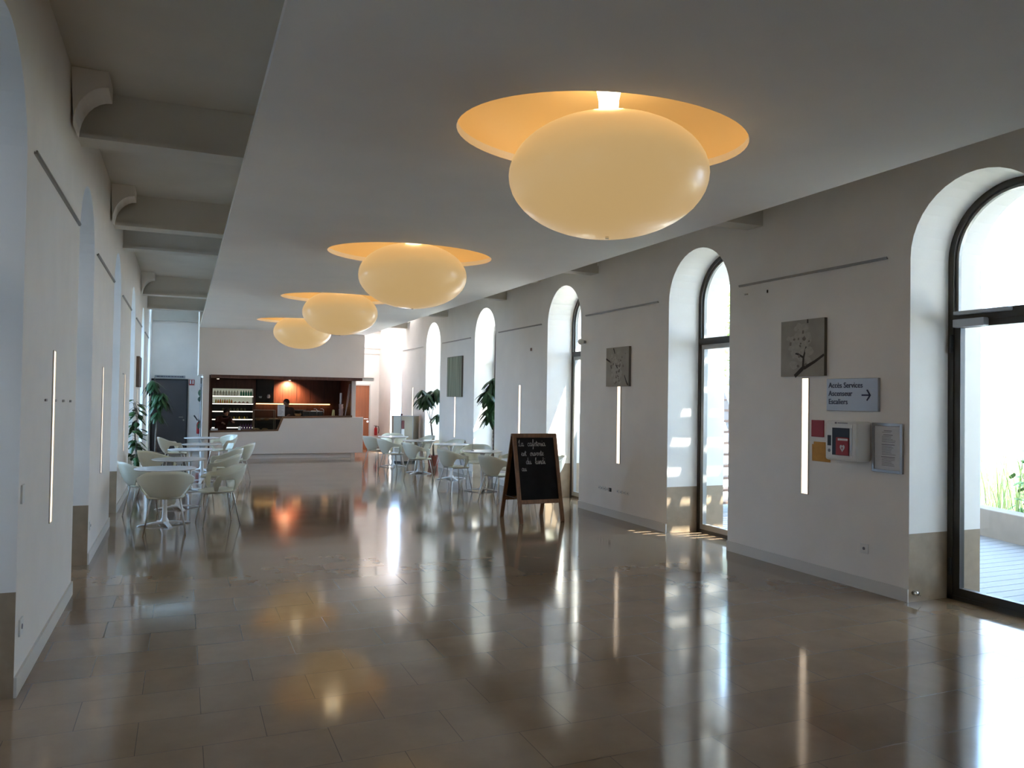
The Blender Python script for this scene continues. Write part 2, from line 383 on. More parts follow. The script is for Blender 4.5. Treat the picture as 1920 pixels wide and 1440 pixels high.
# beams of the old ceiling, and curved brackets beside them
n_ = 0
for yb, deep in ((-.1, 1), (3.3, 1), (6.7, 1), (10.05, 1), (11.6, 0), (16.85, 1), (19.6, 0), (22.75, 0)):
    b = MB(); zb = 3.54
    b.box(XL, XR, yb, yb+.26, zb, zb+.035); b.box(XL, XR, yb+.05, yb+.21, zb+.03, ZU)
    n_ += 1; struct(b, 'trim_%d' % n_, M['oldceil'], 'painted ceiling beam crossing above the suspended panel', 'beam')
    if deep:
        for xw, s in ((XL, 1), (XR, -1)):
            b = MB(); pts = [(xw, 0, ZU-.001)]
            for i in range(9):
                a = PI/2*i/8; pts.append((xw+s*(.02+.22*(1-math.cos(a))), 0, 3.50+.30*math.sin(a)))
            pts.append((xw+s*.24, 0, ZU-.001))
            b.prism([(p[0], yb-.42, p[2]) for p in pts], (0, .34, 0))
            n_ += 1; struct(b, 'trim_%d' % n_, M['plaster'], 'curved plaster bracket beside a ceiling beam', 'bracket', bevel=.01)

for k in range(5):
    n_ += 1; struct(MB().box(CX1+.10, XR, 6.27+3.4*k, 6.50+3.4*k, 3.40, ZU), 'trim_%d' % n_, M['oldceil'], 'short beam end in the gap between ceiling panel and right wall', 'beam')

# baseboards on each pier
k_ = 0
for xw, cs, s in ((XR, RC, -1), (XL, LC, 1)):
    ends = [Y0] + [v for c in cs for v in (c-AR, c+AR)] + [YF]
    for i in range(0, len(ends), 2):
        b = MB(); x0, x1 = sorted((xw, xw+s*.014)); b.box(x0, x1, ends[i], ends[i+1], 0, .105)
        k_ += 1; struct(b, 'baseboard_%s' % ('right' if s < 0 else 'left'), M['skirt'], 'low white skirting along the wall foot', 'baseboard')
struct(MB().box(XL, XR, YF-.012, YF, 0, .09), 'baseboard_far', M['skirt'], 'low white skirting of the far wall', 'baseboard')
struct(MB().box(CX1+.06, XR, YF-.10, YF, 3.02, 3.06).box(CX1+.06, XR, YF-.04, YF, 2.86, 3.02), 'trim_cornice', M['plaster'], 'white cornice on far wall at right of the bar block', 'cornice')

# glazing in every arch
def arch_band(b, x0, x1, c, ro, ri, zs, zbase):
    N = 24
    def path(r): return [(c-r, zbase)] + [(c-r*math.cos(PI*i/N), zs+r*math.sin(PI*i/N)) for i in range(N+1)] + [(c+r, zbase)]
    P, Q = path(ro), path(ri)
    for i in range(len(P)-1):
        (a0, a1), (c0, c1), (d0, d1), (e0, e1) = P[i], P[i+1], Q[i+1], Q[i]
        for x in (x0, x1): b.quad((x,a0,a1),(x,c0,c1),(x,d0,d1),(x,e0,e1))
        b.quad((x0,e0,e1),(x1,e0,e1),(x1,d0,d1),(x0,d0,d1)); b.quad((x0,a0,a1),(x1,a0,a1),(x1,c0,c1),(x0,c0,c1))
wn = dn = 0
for side, xw, cs, s in (('right', XR, RC, 1), ('left', XL, LC, -1)):
    for i, c in enumerate(cs):
        isdoor = side == 'right' and i == 1
        if side == 'right' and i == len(cs)-1: continue
        if isdoor: nm = 'door_1'
        else: wn += 1; nm = 'window_%d' % wn
        xf = xw+s*.47
        root = thing(nm, ('glazed arched door with bronze frame, nearest opening in the right wall' if isdoor else 'tall arched glazed opening in the %s wall' % side), 'door' if isdoor else 'window', (xf, c, 0))
        root['kind'] = 'structure'
        fr = MB(); arch_band(fr, -.03, .05, 0, AR, AR-.05, AS, 0); fr.box(-.03, .05, -AR, AR, 0, .035)
        fr.build('window_frame', M['frame'], root)
        MB().box(-.03, .05, -AR+.05, AR-.05, 2.29, 2.37).build('transom', M['frame'], root)
        lf = MB(); w = AR-.05
        arch_band(lf, 0, .03, 0, w, w-.022, AS, 2.37)
        lf.build('fanlight_bead', M['leaf_frame'], root)
        lf = MB()
        lf.box(-.02, .035, -w, -w+.055, .035, 2.29).box(-.02, .035, w-.055, w, .035, 2.29).box(-.02, .035, -w+.055, w-.055, .035, .10).box(-.02, .035, -w+.055, w-.055, 2.235, 2.29)
        lf.build('door_leaf', M['frame'] if isdoor else M['leaf_frame'], root)
        g = MB(); g.box(.005, .012, -w+.055, w-.055, .10, 2.235)
        pts = [(.005, -w+.022, 2.37)] + [(.005, -(w-.022)*math.cos(PI*k/20), AS+(w-.022)*math.sin(PI*k/20)) for k in range(21)] + [(.005, w-.022, 2.37)]
        g.prism(pts, (.007, 0, 0)); g.build('window_pane', M['glass'], root)
        if isdoor:
            cl = MB(); cl.box(-.09, -.03, w-.50, w-.04, 2.335, 2.365); cl.build('door_closer_arm', M['signm'], root, bevel=.004)
            MB().box(-.085, -.02, w-.30, w-.03, 2.235, 2.30).build('door_closer', M['signm'], root, bevel=.006)
            hg = MB(); hg.cyl((-.045, w+.01, 2.03), (-.045, w+.01, 2.18), .014); hg.build('hinge', M['black'], root)
            hg = MB(); hg.cyl((-.045, w+.01, .20), (-.045, w+.01, .34), .014); hg.build('hinge', M['black'], root)

# ------------------------------------------------------------------ pendant lamps
for k in range(4):
    cyy = HY+HS*k
    lab = ['nearest and largest-looking amber globe ceiling lamp in an oval recess', 'second amber globe ceiling lamp from the camera',
           'third amber globe ceiling lamp from the camera', 'farthest amber globe ceiling lamp, nearest the bar'][k]
    root = thing('ceiling_lamp', lab, 'lamp', (HX+.02, cyy, ZC), 0, 'amber globe lamps in the ceiling')
    b = MB(); N = 48; prof = [(1.0, .045), (1.0, .10), (.985, .17), (.93, .25), (.80, .32), (.6, .355), (.3, .37), (.0, .37)]
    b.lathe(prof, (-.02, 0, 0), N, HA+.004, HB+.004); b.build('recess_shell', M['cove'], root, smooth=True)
    b = MB(); m_ = 24
    prof = [(math.sin(PI*i/m_), -.365*math.cos(PI*i/m_)) for i in range(m_+1)]; prof[0] = (0, -.365); prof[-1] = (0, .365)
    b.lathe(prof, (0, 0, -.235), 48, .61, .61); b.build('globe', M['globe'], root, smooth=True)
    b = MB(); b.lathe([(.085, .115), (.066, .145), (.060, .19), (.062, .24), (.075, .30), (.075, .36)], (0, 0, 0), 24)
    b.build('lamp_neck', M['neck'], root, smooth=True)
    b = MB(); b.cyl((0, 0, -.612), (0, 0, -.598), .012, n=12); b.build('globe_cap', M['chrome'], root)
    ld = bpy.data.lights.new('lamp_bulb', 'POINT'); ld.energy = 3.6; ld.color = (1, .72, .36); ld.shadow_soft_size = .10
    lo = bpy.data.objects.new('lamp_bulb', ld); COL.objects.link(lo); lo.location = (HX+.02, cyy, ZC+.24)

# ------------------------------------------------------------------ slot lights, picture rails, wall fittings
PN = ['nearest', 'second', 'third', 'fourth', 'fifth']
def wall_strip(xw, s, y, z0, z1, label):
    root = thing('wall_light', label, 'wall light', (xw, y, z0), 0, 'vertical slot lights in the walls')
    x0, x1 = sorted((-.004*1, 0))
    b = MB(); b.box(*sorted((0, s*.008)), -.046, -.040, 0, z1-z0).box(*sorted((0, s*.008)), .040, .046, 0, z1-z0).box(*sorted((0, s*.008)), -.04, .04, -.006, 0).box(*sorted((0, s*.008)), -.04, .04, z1-z0, z1-z0+.006)
    b.build('light_frame', M['skirt'], root)
    MB().box(*sorted((0, s*.005)), -.04, .04, 0, z1-z0).build('light_diffuser', M['strip'], root)
for i, y in enumerate((5.66, 9.06, 12.40, 15.88, 19.22)):
    wall_strip(XR, -1, y, .742, 1.83, 'glowing vertical slot light on the %s right wall pier from the camera' % PN[i])
for i, y in enumerate((5.82, 9.21, 12.60, 16.0, 19.2)):
    wall_strip(XL, 1, y, .75, 1.86 if i != 3 else 1.66, 'glowing vertical slot light on the %s left wall pier from the camera' % PN[i])
def rail(xw, s, y0, y1, z, label):
    b = MB(); b.box(*sorted((0, s*.014)), y0, y1, 0, .012).box(*sorted((s*.010, s*.018)), y0, y1, .009, .020)
    tag(b.build('picture_rail', M['rail'], loc=(xw, 0, z)), label, 'picture rail', 'thin metal picture rails high on the walls')
for i in range(5):
    rail(XR, -1, 4.74+3.4*i, 6.62+3.4*i, 2.815, 'thin metal picture rail on the %s right wall pier from the camera' % PN[i])
    rail(XL, 1, 4.92+3.4*i, 6.92+3.4*i, 2.90, 'thin metal picture rail on the %s left wall pier from the camera' % PN[i])

# ------------------------------------------------------------------ pictures
def poly_tube(mb, pts, r): mb.tube(pts, r, 6)
def canvas(y0, y1, z0, z1, label, strokes, petals, d=.035, seed=1):
    root = thing('canvas_picture', label, 'picture', (XR, (y0+y1)/2, z0), 0)
    w, h = abs(y1-y0), z1-z0
    b = MB(); b.box(-d, 0, -w/2, w/2, 0, h); b.mi = 1
    c = b.build('canvas', [M['canvas'], M['canvasedge']], root)
    for f in c.data.polygons:
        if abs(f.normal.x) < .5: f.material_index = 1
    def U(u, v): return (-d-.001, w/2-u*w, v*h)      # u to the right as seen, v up
    for st in strokes:
        b = MB(); pts = [U(u, v) for u, v, _ in st]
        for (p, q, a, c_) in zip(pts, pts[1:], st, st[1:]):
            P, Q = Vector(p), Vector(q); n = Vector((0, -(Q-P).z, (Q-P).y)).normalized()
            b.prism([P+n*a[2], P-n*a[2], Q-n*c_[2], Q+n*c_[2]], (-.0008, 0, 0))
        b.build('branch_print', M['branch'], root)
    rnd = random.Random(seed)
    for mk, nm, cnt, sc in (('petal', 'blossom_print', petals[2], 1), ('petaldk', 'blossom_shade_print', petals[3], .45)):
        b = MB()
        for _ in range(cnt):
            u = rnd.gauss(petals[0], .13); v = rnd.gauss(petals[1], .17); r = rnd.uniform(.018, .045)*sc; a0 = rnd.uniform(0, 6)
            if not (.08 < u < .92 and .06 < v < .93): continue
            P = Vector(U(u, v)); P.x -= rnd.uniform(.0002, .0006) + (.0006 if mk == 'petaldk' else 0)
            b.prism([P+Vector((0, math.cos(a0+t)*r*(1+.35*math.sin(2*t)), math.sin(a0+t)*r)) for t in [2*PI*i/9 for i in range(9)]], (-.0003, 0, 0))
        tag(b.build(nm, M[mk], root), kind='stuff')
canvas(5.40, 5.955, 1.85, 2.385, 'square sepia blossom picture with one thick dark branch, above the nearest right slot light',
       [[(.34,.0,.018),(.50,.12,.020),(.55,.16,.017)], [(.55,.14,.017),(.80,.25,.013),(1.0,.36,.011)], [(.53,.14,.012),(.54,.32,.012),(.60,.52,.006)],
        [(.54,.33,.010),(.40,.40,.010),(.30,.41,.003)], [(.63,1.0,.008),(.63,.93,.009)]], (.42, .56, 60, 12), seed=3)
canvas(8.77, 9.36, 1.78, 2.31, 'small grey blossom picture with scattered dark twigs on the second right pier',
       [[(.33,.98,.011),(.40,.84,.008)], [(.0,.72,.012),(.18,.64,.010)], [(.82,.28,.006),(.90,.12,.010),(.97,.03,.012)], [(.32,.58,.008),(.46,.54,.010),(.52,.46,.010)], [(.58,.42,.010),(.60,.36,.008)], [(.22,.55,.008),(.24,.46,.008)]],
       (.48, .42, 46, 26), seed=8)
root = thing('striped_picture', 'tall grey-green striped picture on the fourth right pier', 'picture', (XR, 15.88, 1.62))
MB().box(-.03, 0, -.46, .46, 0, .85).build('print', M['stripes'], root)
MB().box(-.034, 0, -.485, -.46, -.01, .86).box(-.034, 0, .46, .485, -.01, .86).box(-.034, 0, -.46, .46, -.01, 0).box(-.034, 0, -.46, .46, .85, .86).build('picture_edge', M['canvasedge'], root)
b = MB(); b.box(0, .05, -.42, .42, 0, .56)
tag(b.build('wooden_picture', mat('brown_print', (.16, .11, .085), .7, var=.25, vscale=4), loc=(XL, 16.0, 1.70)), 'brown picture seen edge-on on the fourth left pier', 'picture')

# direction sign
root = thing('direction_sign', 'silver sign reading Accès Services, Ascenseur, Escaliers with an arrow', 'sign', (XR, 5.09, 1.532))
MB().box(-.03, 0, -.283, .283, 0, .288).build('sign_plate', M['signm'], root, bevel=.004)
for t, z, w_ in (('Accès Services', .205, 1), ('Ascenseur', .132, 1), ('Escaliers', .059, 1)):
    text_part(t, .069, 'lettering', M['navy'], root, on_right(.258, z, -.0315), sx=.93)
b = MB(); X_ = -.0322
b.prism([(X_, -.115, .147), (X_, -.21, .147), (X_, -.21, .133), (X_, -.115, .133)], (-.001, 0, 0))
for s in (1, -1):
    b.prism([(X_, -.213, .140), (X_, -.203, .131 if s > 0 else .149), (X_, -.165, .140+s*.043), (X_, -.176, .140+s*.050)], (-.001, 0, 0))
b.build('arrow', M['navy'], root)

# defibrillator cabinet and the papers beside it
root = thing('defibrillator_cabinet', 'white wall cabinet with window onto a red defibrillator', 'first aid cabinet', (XR, 5.065, 1.10))
b = MB(); b.box(-.18, 0, -.175, .175, 0, .346); b.build('cabinet_body', M['whitep'], root, bevel=.022)
b = MB(); b.box(-.184, -.179, -.135, .15, .03, .315); b.build('cabinet_door', M['whitep'], root, bevel=.002)
MB().box(-.1855, -.184, -.128, .078, .049, .288).build('door_seam', M['framem'], root)
MB().box(-.187, -.1845, -.118, .088, .045, .292).build('window_surround', M['whitep'], root)
MB().box(-.1885, -.187, -.108, .082, .050, .286).build('cabinet_window', mat('cabinet_window_glass', (.05, .06, .085), .5, spec=.2), root)
MB().box(-.1975, -.188, -.104, .035, .052, .205).build('red_device', M['redp'], root, bevel=.008)
MB().box(-.1985, -.197, -.098, .010, .178, .196).build('device_label', M['paper'], root)
b = MB(); hp = []
for i in range(24):
    t = 2*PI*i/24; hx = .16*math.sin(t)**3*.17; hz = (.13*math.cos(t)-.05*math.cos(2*t)-.02*math.cos(3*t)-.01*math.cos(4*t))*.20
    hp.append((-.1978, -.040-hx, .115+hz*1.1))
b.prism(hp, (-.001, 0, 0)); b.build('heart_emblem', M['paper'], root)
b = MB(); b.prism([(-.1992,-.036,.134),(-.1992,-.050,.112),(-.1992,-.041,.112),(-.1992,-.046,.093),(-.1992,-.028,.118),(-.1992,-.037,.118)], (-.0006, 0, 0)); b.build('lightning_mark', M['redp'], root)
MB().box(-.186, -.1835, .098, .138, .128, .218).build('status_display', M['black'], root)
b = MB(); b.cyl((-.186, .118, .085), (-.1835, .118, .085), .015); b.build('pictogram', M['ink'], root)
b = MB(); b.box(-.1815, -.180, -.08, .03, .325, .332); b.box(-.1815, -.18, .04, .06, .320, .336); b.build('header_print', M['ink'], root)
tag(MB().box(-.012, 0, -.075, .075, 0, .155).build('red_notice', M['redp'], loc=(XR, 5.50, 1.285), bevel=.003), 'small dark red notice left of the defibrillator cabinet', 'notice')
root = thing('orange_notice', 'orange paper notice left of and below the red notice', 'notice', (XR, 5.47, 1.06))
MB().box(-.004, 0, -.12, .10, 0, .155).build('paper_sheet', M['orangep'], root)
MB().box(-.008, -.0035, -.115, .075, .02, .18).build('paper_sheet', M['orangep'], root)
root = thing('framed_notice', 'silver-framed white notice sheet right of the defibrillator cabinet', 'notice', (XR, 4.725, 1.027))
b = MB(); b.box(-.02, 0, -.152, -.128, 0, .412).box(-.02, 0, .128, .152, 0, .412).box(-.02, 0, -.128, .128, 0, .024).box(-.02, 0, -.128, .128, .388, .412)
b.build('notice_frame', M['framem'], root, bevel=.002)
MB().box(-.010, 0, -.128, .128, .024, .388).build('paper_sheet', M['paper'], root)
b = MB(); rnd = random.Random(4)
for i in range(26):
    z = .345-i*.0115
    if i in (2, 9, 18): continue
    w_ = rnd.uniform(.03, .085)*(1.0); h_ = .0035 if i not in (0, 3, 10, 19) else .006
    b.box(-.0112, -.0100, -w_, .055 if i not in (0, 3, 10, 19) else w_*.8, z, z+h_)
b.build('printed_lines', M['ink'], root)

# sockets, switches, sensors
def plate(name, x, y, z, w, h, m, label, cat, s, group=None, dot=True):
    root = thing(name, label, cat, (x, y, z), 0, group)
    MB().box(*sorted((0, s*.010)), -w/2, w/2, -h/2, h/2).build('cover_plate', m, root, bevel=.002)
    if dot:
        b = MB(); b.cyl((s*.0095, 0, 0), (s*.0125, 0, 0), min(w, h)*.16); b.build('socket_face', M['ink'], root)
    return root
for i in range(5): plate('wall_socket', XR, 9.56-i*.075, .365, .05, .05, M['black'] if i == 4 else M['whitep'], 'black socket at right end of the left row of low sockets' if i == 4 else ['leftmost', 'second', 'third', 'fourth', ''][i]+' white socket of the left row of low sockets on the second right pier', 'socket', -1, None if i == 4 else 'white sockets left row')
for i in range(4): plate('wall_socket', XR, 9.06-i*.085, .368, .05, .045, M['whitep'], ['leftmost', 'second', 'third', 'rightmost'][i]+' white socket of the right row of low sockets on the second right pier', 'socket', -1, 'white sockets right row')
plate('wall_socket', XR, 4.96, .355, .085, .085, M['whitep'], 'white double socket low on the nearest right pier', 'socket', -1)
plate('wall_switch', XL, 4.83, 1.05, .07, .10, M['whitep'], 'white light switch on the nearest left pier', 'switch', 1, dot=False)
plate('wall_socket', XL, 4.875, .335, .09, .09, M['whitep'], 'white socket low on the nearest left pier', 'socket', 1)
plate('wall_socket', XL, 8.26, .345, .08, .08, M['whitep'], 'white socket low on the second left pier', 'socket', 1)
plate('wall_hook', XR, 6.51, 2.727, .05, .016, M['rail'], 'small grey wall fitting below the left end of the nearest right picture rail', 'fitting', -1, dot=False)
plate('wall_hook', XR, 6.19, 2.72, .014, .03, M['black'], 'tiny black hook below the nearest right picture rail', 'hook', -1, dot=False)
for i in range(4): plate('wall_hook', XL, 5.52+i*.38, 1.545-i*.006, .06, .016, M['rail'], ['nearest', 'second', 'third', 'farthest'][i]+' metal fixing in the row crossing the nearest left slot light', 'fitting', 1, 'metal fixings on nearest left pier', dot=False)
plate('wall_hook', XL, 12.25, 1.86, .2, .012, M['rail'], 'small metal fixing above the third left slot light', 'fitting', 1, dot=False)
for y, z, l in ((11.95, 2.43, 'small brown wall fitting left of the third right slot light'),):
    plate('wall_fitting', XR, y, z, .05, .05, M['wooddk'], l, 'fitting', -1, dot=False)
root = thing('security_camera', 'small round white camera on the second right pier beside the third arch', 'camera', (XR, 10.03, 2.44))
b = MB(); b.cyl((0, 0, 0), (-.05, 0, 0), .022); b.build('mount', M['framem'], root)
b = MB(); b.ball((-.08, 0, 0), .045, .045, .045); b.build('camera_dome', M['whitep'], root, smooth=True)
root = thing('door_stop', 'chrome door stop on the stone base by the glazed door', 'door stop', (XR+.05, RC[1]+AR, .075))
b = MB(); b.cyl((0, 0, 0), (0, -.045, 0), .018); b.build('stop_body', M['chrome'], root, smooth=True)
b = MB(); b.cyl((0, -.03, 0), (.07, -.012, -.03), .003); b.build('stop_pin', M['chrome'], root)

# ------------------------------------------------------------------ chalkboard
root = thing('chalkboard_stand', 'wooden A-frame chalkboard on the floor with white handwriting', 'chalkboard', (4.31, 9.07, 0), 0)
def leanframe(yb, yt, name, front):
    # panel frame leaning from (yb,0) to (yt,1.13)
    H_ = 1.13; L = math.hypot(yt-yb, H_); d = Vector((0, (yt-yb)/L, H_/L)); n = Vector((0, -d.z, d.y))*(1 if front else -1)
    def P(x, v, t): q = Vector((0, yb, 0))+d*v+n*t; q.x = x; return q
    fr = MB(); w = .32; sw = .052
    def bar(x0, x1, v0, v1, xa=None, xb=None, t0=-.012, t1=.014, mb=None):
        mb = mb or fr
        xa = x0 if xa is None else xa; xb = x1 if xb is None else xb
        a = [P(x0, v0, t0), P(x1, v0, t0), P(xb, v1, t0), P(xa, v1, t0)]
        mb.prism(a, n*(t1-t0))
    bar(-w, -w+sw, 0, L); bar(w-sw, w, 0, L); bar(-w+sw, w-sw, L-sw, L); bar(-w+sw, w-sw, .245, .245+sw)
    fo = fr.build(name, M['easel'], root, bevel=.003)
    sl = MB(); bar(-w+sw, w-sw, .245+sw, L-sw, t0=-.006, t1=.004, mb=sl); sl.build('slate_panel', M['slate'], root)
    return P, L
P_, L_ = leanframe(0, .28, 'front_frame', True)
Pb, Lb = leanframe(.66, .31, 'rear_frame', False)
MB().box(-.32, .32, .285, .31, 1.10, 1.135).build('top_hinge', M['easel'], root)
for sx in (-1, 1):
    b = MB(); b.cyl((sx*.29, .07, .30), (sx*.29, .57, .30), .003, n=6); b.build('stay_chain', M['rail'], root)
# cursive strokes, unit x-height = 1
G = {'L': ([(0,1.0),(.25,1.5),(.55,2.0),(.45,1.2),(.25,.3),(.0,.05),(.3,.15),(.7,.0),(1.0,.2)], 1.1),
 'a': ([(.75,.9),(.3,1.0),(.05,.5),(.3,.0),(.7,.4),(.78,1.0),(.75,.2),(.95,.0),(1.15,.3)], 1.1),
 'c': ([(.75,.8),(.4,1.0),(.05,.5),(.35,.0),(.8,.25)], .85),
 'f': ([(0,.3),(.4,1.1),(.6,1.9),(.4,2.1),(.3,1.4),(.3,-.6),(.15,-.9),(.3,-.2),(.6,.3)], .7),
 'e': ([(.05,.4),(.5,.6),(.6,.9),(.3,1.0),(.05,.45),(.35,.0),(.8,.3)], .8),
 't': ([(.1,.4),(.35,1.6),(.3,.2),(.5,.0),(.7,.3)], .7),
 'r': ([(0,.2),(.25,1.0),(.3,.8),(.55,.85),(.5,.2),(.75,.0),(.9,.3)], .85),
 'i': ([(0,.3),(.25,.95),(.25,.2),(.45,.0),(.6,.3)], .6),
 's': ([(0,.1),(.35,1.0),(.5,.5),(.35,.0),(.1,.1),(.7,.2)], .7),
 'o': ([(.5,1.0),(.1,.7),(.2,.05),(.6,.1),(.7,.7),(.45,1.0),(.95,.9)], .9),
 'u': ([(0,.6),(.2,1.0),(.2,.2),(.45,.0),(.75,.5),(.78,1.0),(.8,.2),(1.0,.0),(1.15,.3)], 1.1),
 'v': ([(0,.8),(.15,1.0),(.35,.0),(.7,.9),(.95,.85)], .9),
 'd': ([(.7,.9),(.3,1.0),(.05,.5),(.3,.0),(.7,.5),(.85,2.0),(.75,.3),(.95,.0),(1.1,.3)], 1.05),
 'l': ([(0,.3),(.45,1.6),(.35,2.0),(.2,1.4),(.22,.2),(.45,.0),(.6,.3)], .6),
 'n': ([(0,.2),(.2,1.0),(.2,.0),(.45,.9),(.7,.9),(.7,.1),(.9,.0),(1.0,.3)], .95)}
def smooth_pts(p):
    out = []
    for i in range(len(p)-1):
        a, b_, c, d = p[max(i-1, 0)], p[i], p[i+1], p[min(i+2, len(p)-1)]
        for t in (0, .33, .66):
            out.append(tuple(.5*((2*b_[k])+(-a[k]+c[k])*t+(2*a[k]-5*b_[k]+4*c[k]-d[k])*t*t+(-a[k]+3*b_[k]-3*c[k]+d[k])*t**3) for k in (0, 1)))
    out.append(p[-1]); return out
def write(txt, x, v, s, r):
    b = MB()
    for ch in txt:
        if ch == ' ': x += s*1.3; continue
        pts, adv = G[ch]
        b.tube([P_(x+px*s*.8, v+py*s, .0055) for px, py in smooth_pts(pts)], r, 5)
        if ch == 'i': MB().tube([P_(x+.3*s, v+1.5*s, .0055), P_(x+.36*s, v+1.6*s, .0055)], r, 5).build('chalk_dot', M['chalk'], root)
        if ch == 't': b.tube([P_(x-.0*s, v+1.15*s, .0055), P_(x+.6*s, v+1.2*s, .0055)], r, 5)
        x += adv*s*.8
    b.build('chalk_writing', M['chalk'], root)
write('La cafeteria', -.245, 1.0, .043, .0024)
write('est ouverte', -.215, .872, .041, .0024)
write('du lundi', -.155, .762, .043, .0024)
write('au', -.225, .672, .038, .0022)

# ------------------------------------------------------------------ tables and chairs
def make_table(label, group, loc, rz=0):
    root = thing('cafe_table', label, 'table', loc, rz, group)
    b = MB(); b.lathe([(0, .664), (.30, .664), (.335, .670), (.35, .679), (.35, .683), (.345, .686), (0, .686)], n=48); b.build('tabletop', M['white'], root, smooth=False)
    b = MB(); b.lathe([(.0, .02), (.055, .02), (.05, .05), (.030, .09), (.026, .2), (.026, .60), (.045, .64), (.10, .664), (0, .664)], n=20); b.build('pole', M['white'], root, smooth=True)
    for k in range(4):
        a = PI/2*k+.1; ca, sa = math.cos(a), math.sin(a); b = MB(); w = .024
        pr = [(.03, .045), (.15, .036), (.29, .016), (.31, .0), (.28, .0), (.14, .018), (.03, .022)]
        b.prism([(r*ca-w*sa*-1, r*sa+w*ca*-1, z) for r, z in pr], (-2*w*sa, 2*w*ca, 0)); b.build('foot', M['white'], root, bevel=.004)
    return root
def ss(a, b_, x): t = min(1, max(0, (x-a)/(b_-a))); return t*t*(3-2*t)
def make_chair(label, group, loc, rz):
    root = thing('tub_chair', label, 'chair', loc, rz, group)
    b = MB(); NT, NV = 44, 8; rows = []
    for i in range(NT+1):
        th = -118+236*i/NT; a = abs(th); t = math.radians(th)
        zt = .725-.105*ss(20, 95, a)-.10*ss(104, 118, a)
        zb = .405+.16*ss(38, 66, a)-.155*ss(96, 108, a)
        col = []
        for j in range(NV+1):
            z = zb+(zt-zb)*j/NV; h = (z-.40)/.33
            r = .185+.115*math.sin(min(1, max(0, h))**.8*PI/2)
            x = r*math.sin(t)*1.04; y = -r*math.cos(t)*.93-.035*h*math.cos(t)
            if a > 96: y -= 0
            col.append(b.bm.verts.new((x, y, z)))
        rows.append(col)
    for p, q in zip(rows, rows[1:]):
        for j in range(NV): b._f([p[j], q[j], q[j+1], p[j+1]])
    b.build('backrest', M['plastic'], root, smooth=True, solid=.012)
    b = MB(); n = 28; rings = []
    for rr, dz in ((0, -.012), (.10, -.010), (.17, -.002), (.200, .004), (.207, -.008), (.195, -.020), (.10, -.026), (0, -.026)):
        if rr == 0: rings.append([b.bm.verts.new((0, .02, .424+dz))]); continue
        ring = []
        for i in range(n):
            t = 2*PI*i/n; c_, s_ = math.cos(t), math.sin(t); e = (abs(c_)**3+abs(s_)**3)**(-1/3)
            ring.append(b.bm.verts.new((rr*c_*e, .02+rr*s_*e*1.02, .424+dz-(.010 if s_ > .5 and rr > .18 else 0))))
        rings.append(ring)
    for p, q in zip(rings, rings[1:]):
        for i in range(n):
            j = (i+1) % n
            if len(p) == 1: b._f([p[0], q[i], q[j]])
            elif len(q) == 1: b._f([p[i], p[j], q[0]])
            else: b._f([p[i], p[j], q[j], q[i]])
    b.build('seat', M['plastic'], root, smooth=True)
    b = MB(); b.tube([(-.15, -.13, .394), (-.15, .15, .394)], .008, 6).tube([(.15, -.13, .394), (.15, .15, .394)], .008, 6).tube([(-.15, 0, .394), (.15, 0, .394)], .008, 6)
    b.build('seat_frame', M['legm'], root, smooth=True)
    for sx in (-1, 1):
        for y0_, y1_ in ((.15, .22), (-.13, -.21)):
            b = MB(); b.tube([(sx*.15, y0_, .396), (sx*.158, y0_+(y1_-y0_)*.12, .37), (sx*.218, y1_, .0)], .0095, 8, .0075)
            b.build('leg', M['legm'], root, smooth=True)
    return root
T = [((-.165, 10.33), 'white round cafe table nearest the camera in the left row'), ((-.02, 11.75), 'second white round cafe table of the left row'),
     ((.15, 13.75), 'third white round cafe table of the left row'), ((.36, 15.15), 'fourth white round cafe table of the left row'),
     ((.40, 17.3), 'farthest white round cafe table of the left row, near the bar'),
     ((4.77, 12.46), 'nearest white round cafe table of the right row, behind the chalkboard'), ((4.88, 14.45), 'second white round cafe table of the right row'),
     ((4.60, 15.75), 'third white round cafe table of the right row'), ((4.45, 17.35), 'farthest white round cafe table of the right row')]
t0 = make_table(T[0][1], 'white round cafe tables', (*T[0][0], 0), .15)
for i, (p, l) in enumerate(T[1:]): dup(t0, (*p, 0), .15+.6*i, l, 'white round cafe tables')
R = math.radians
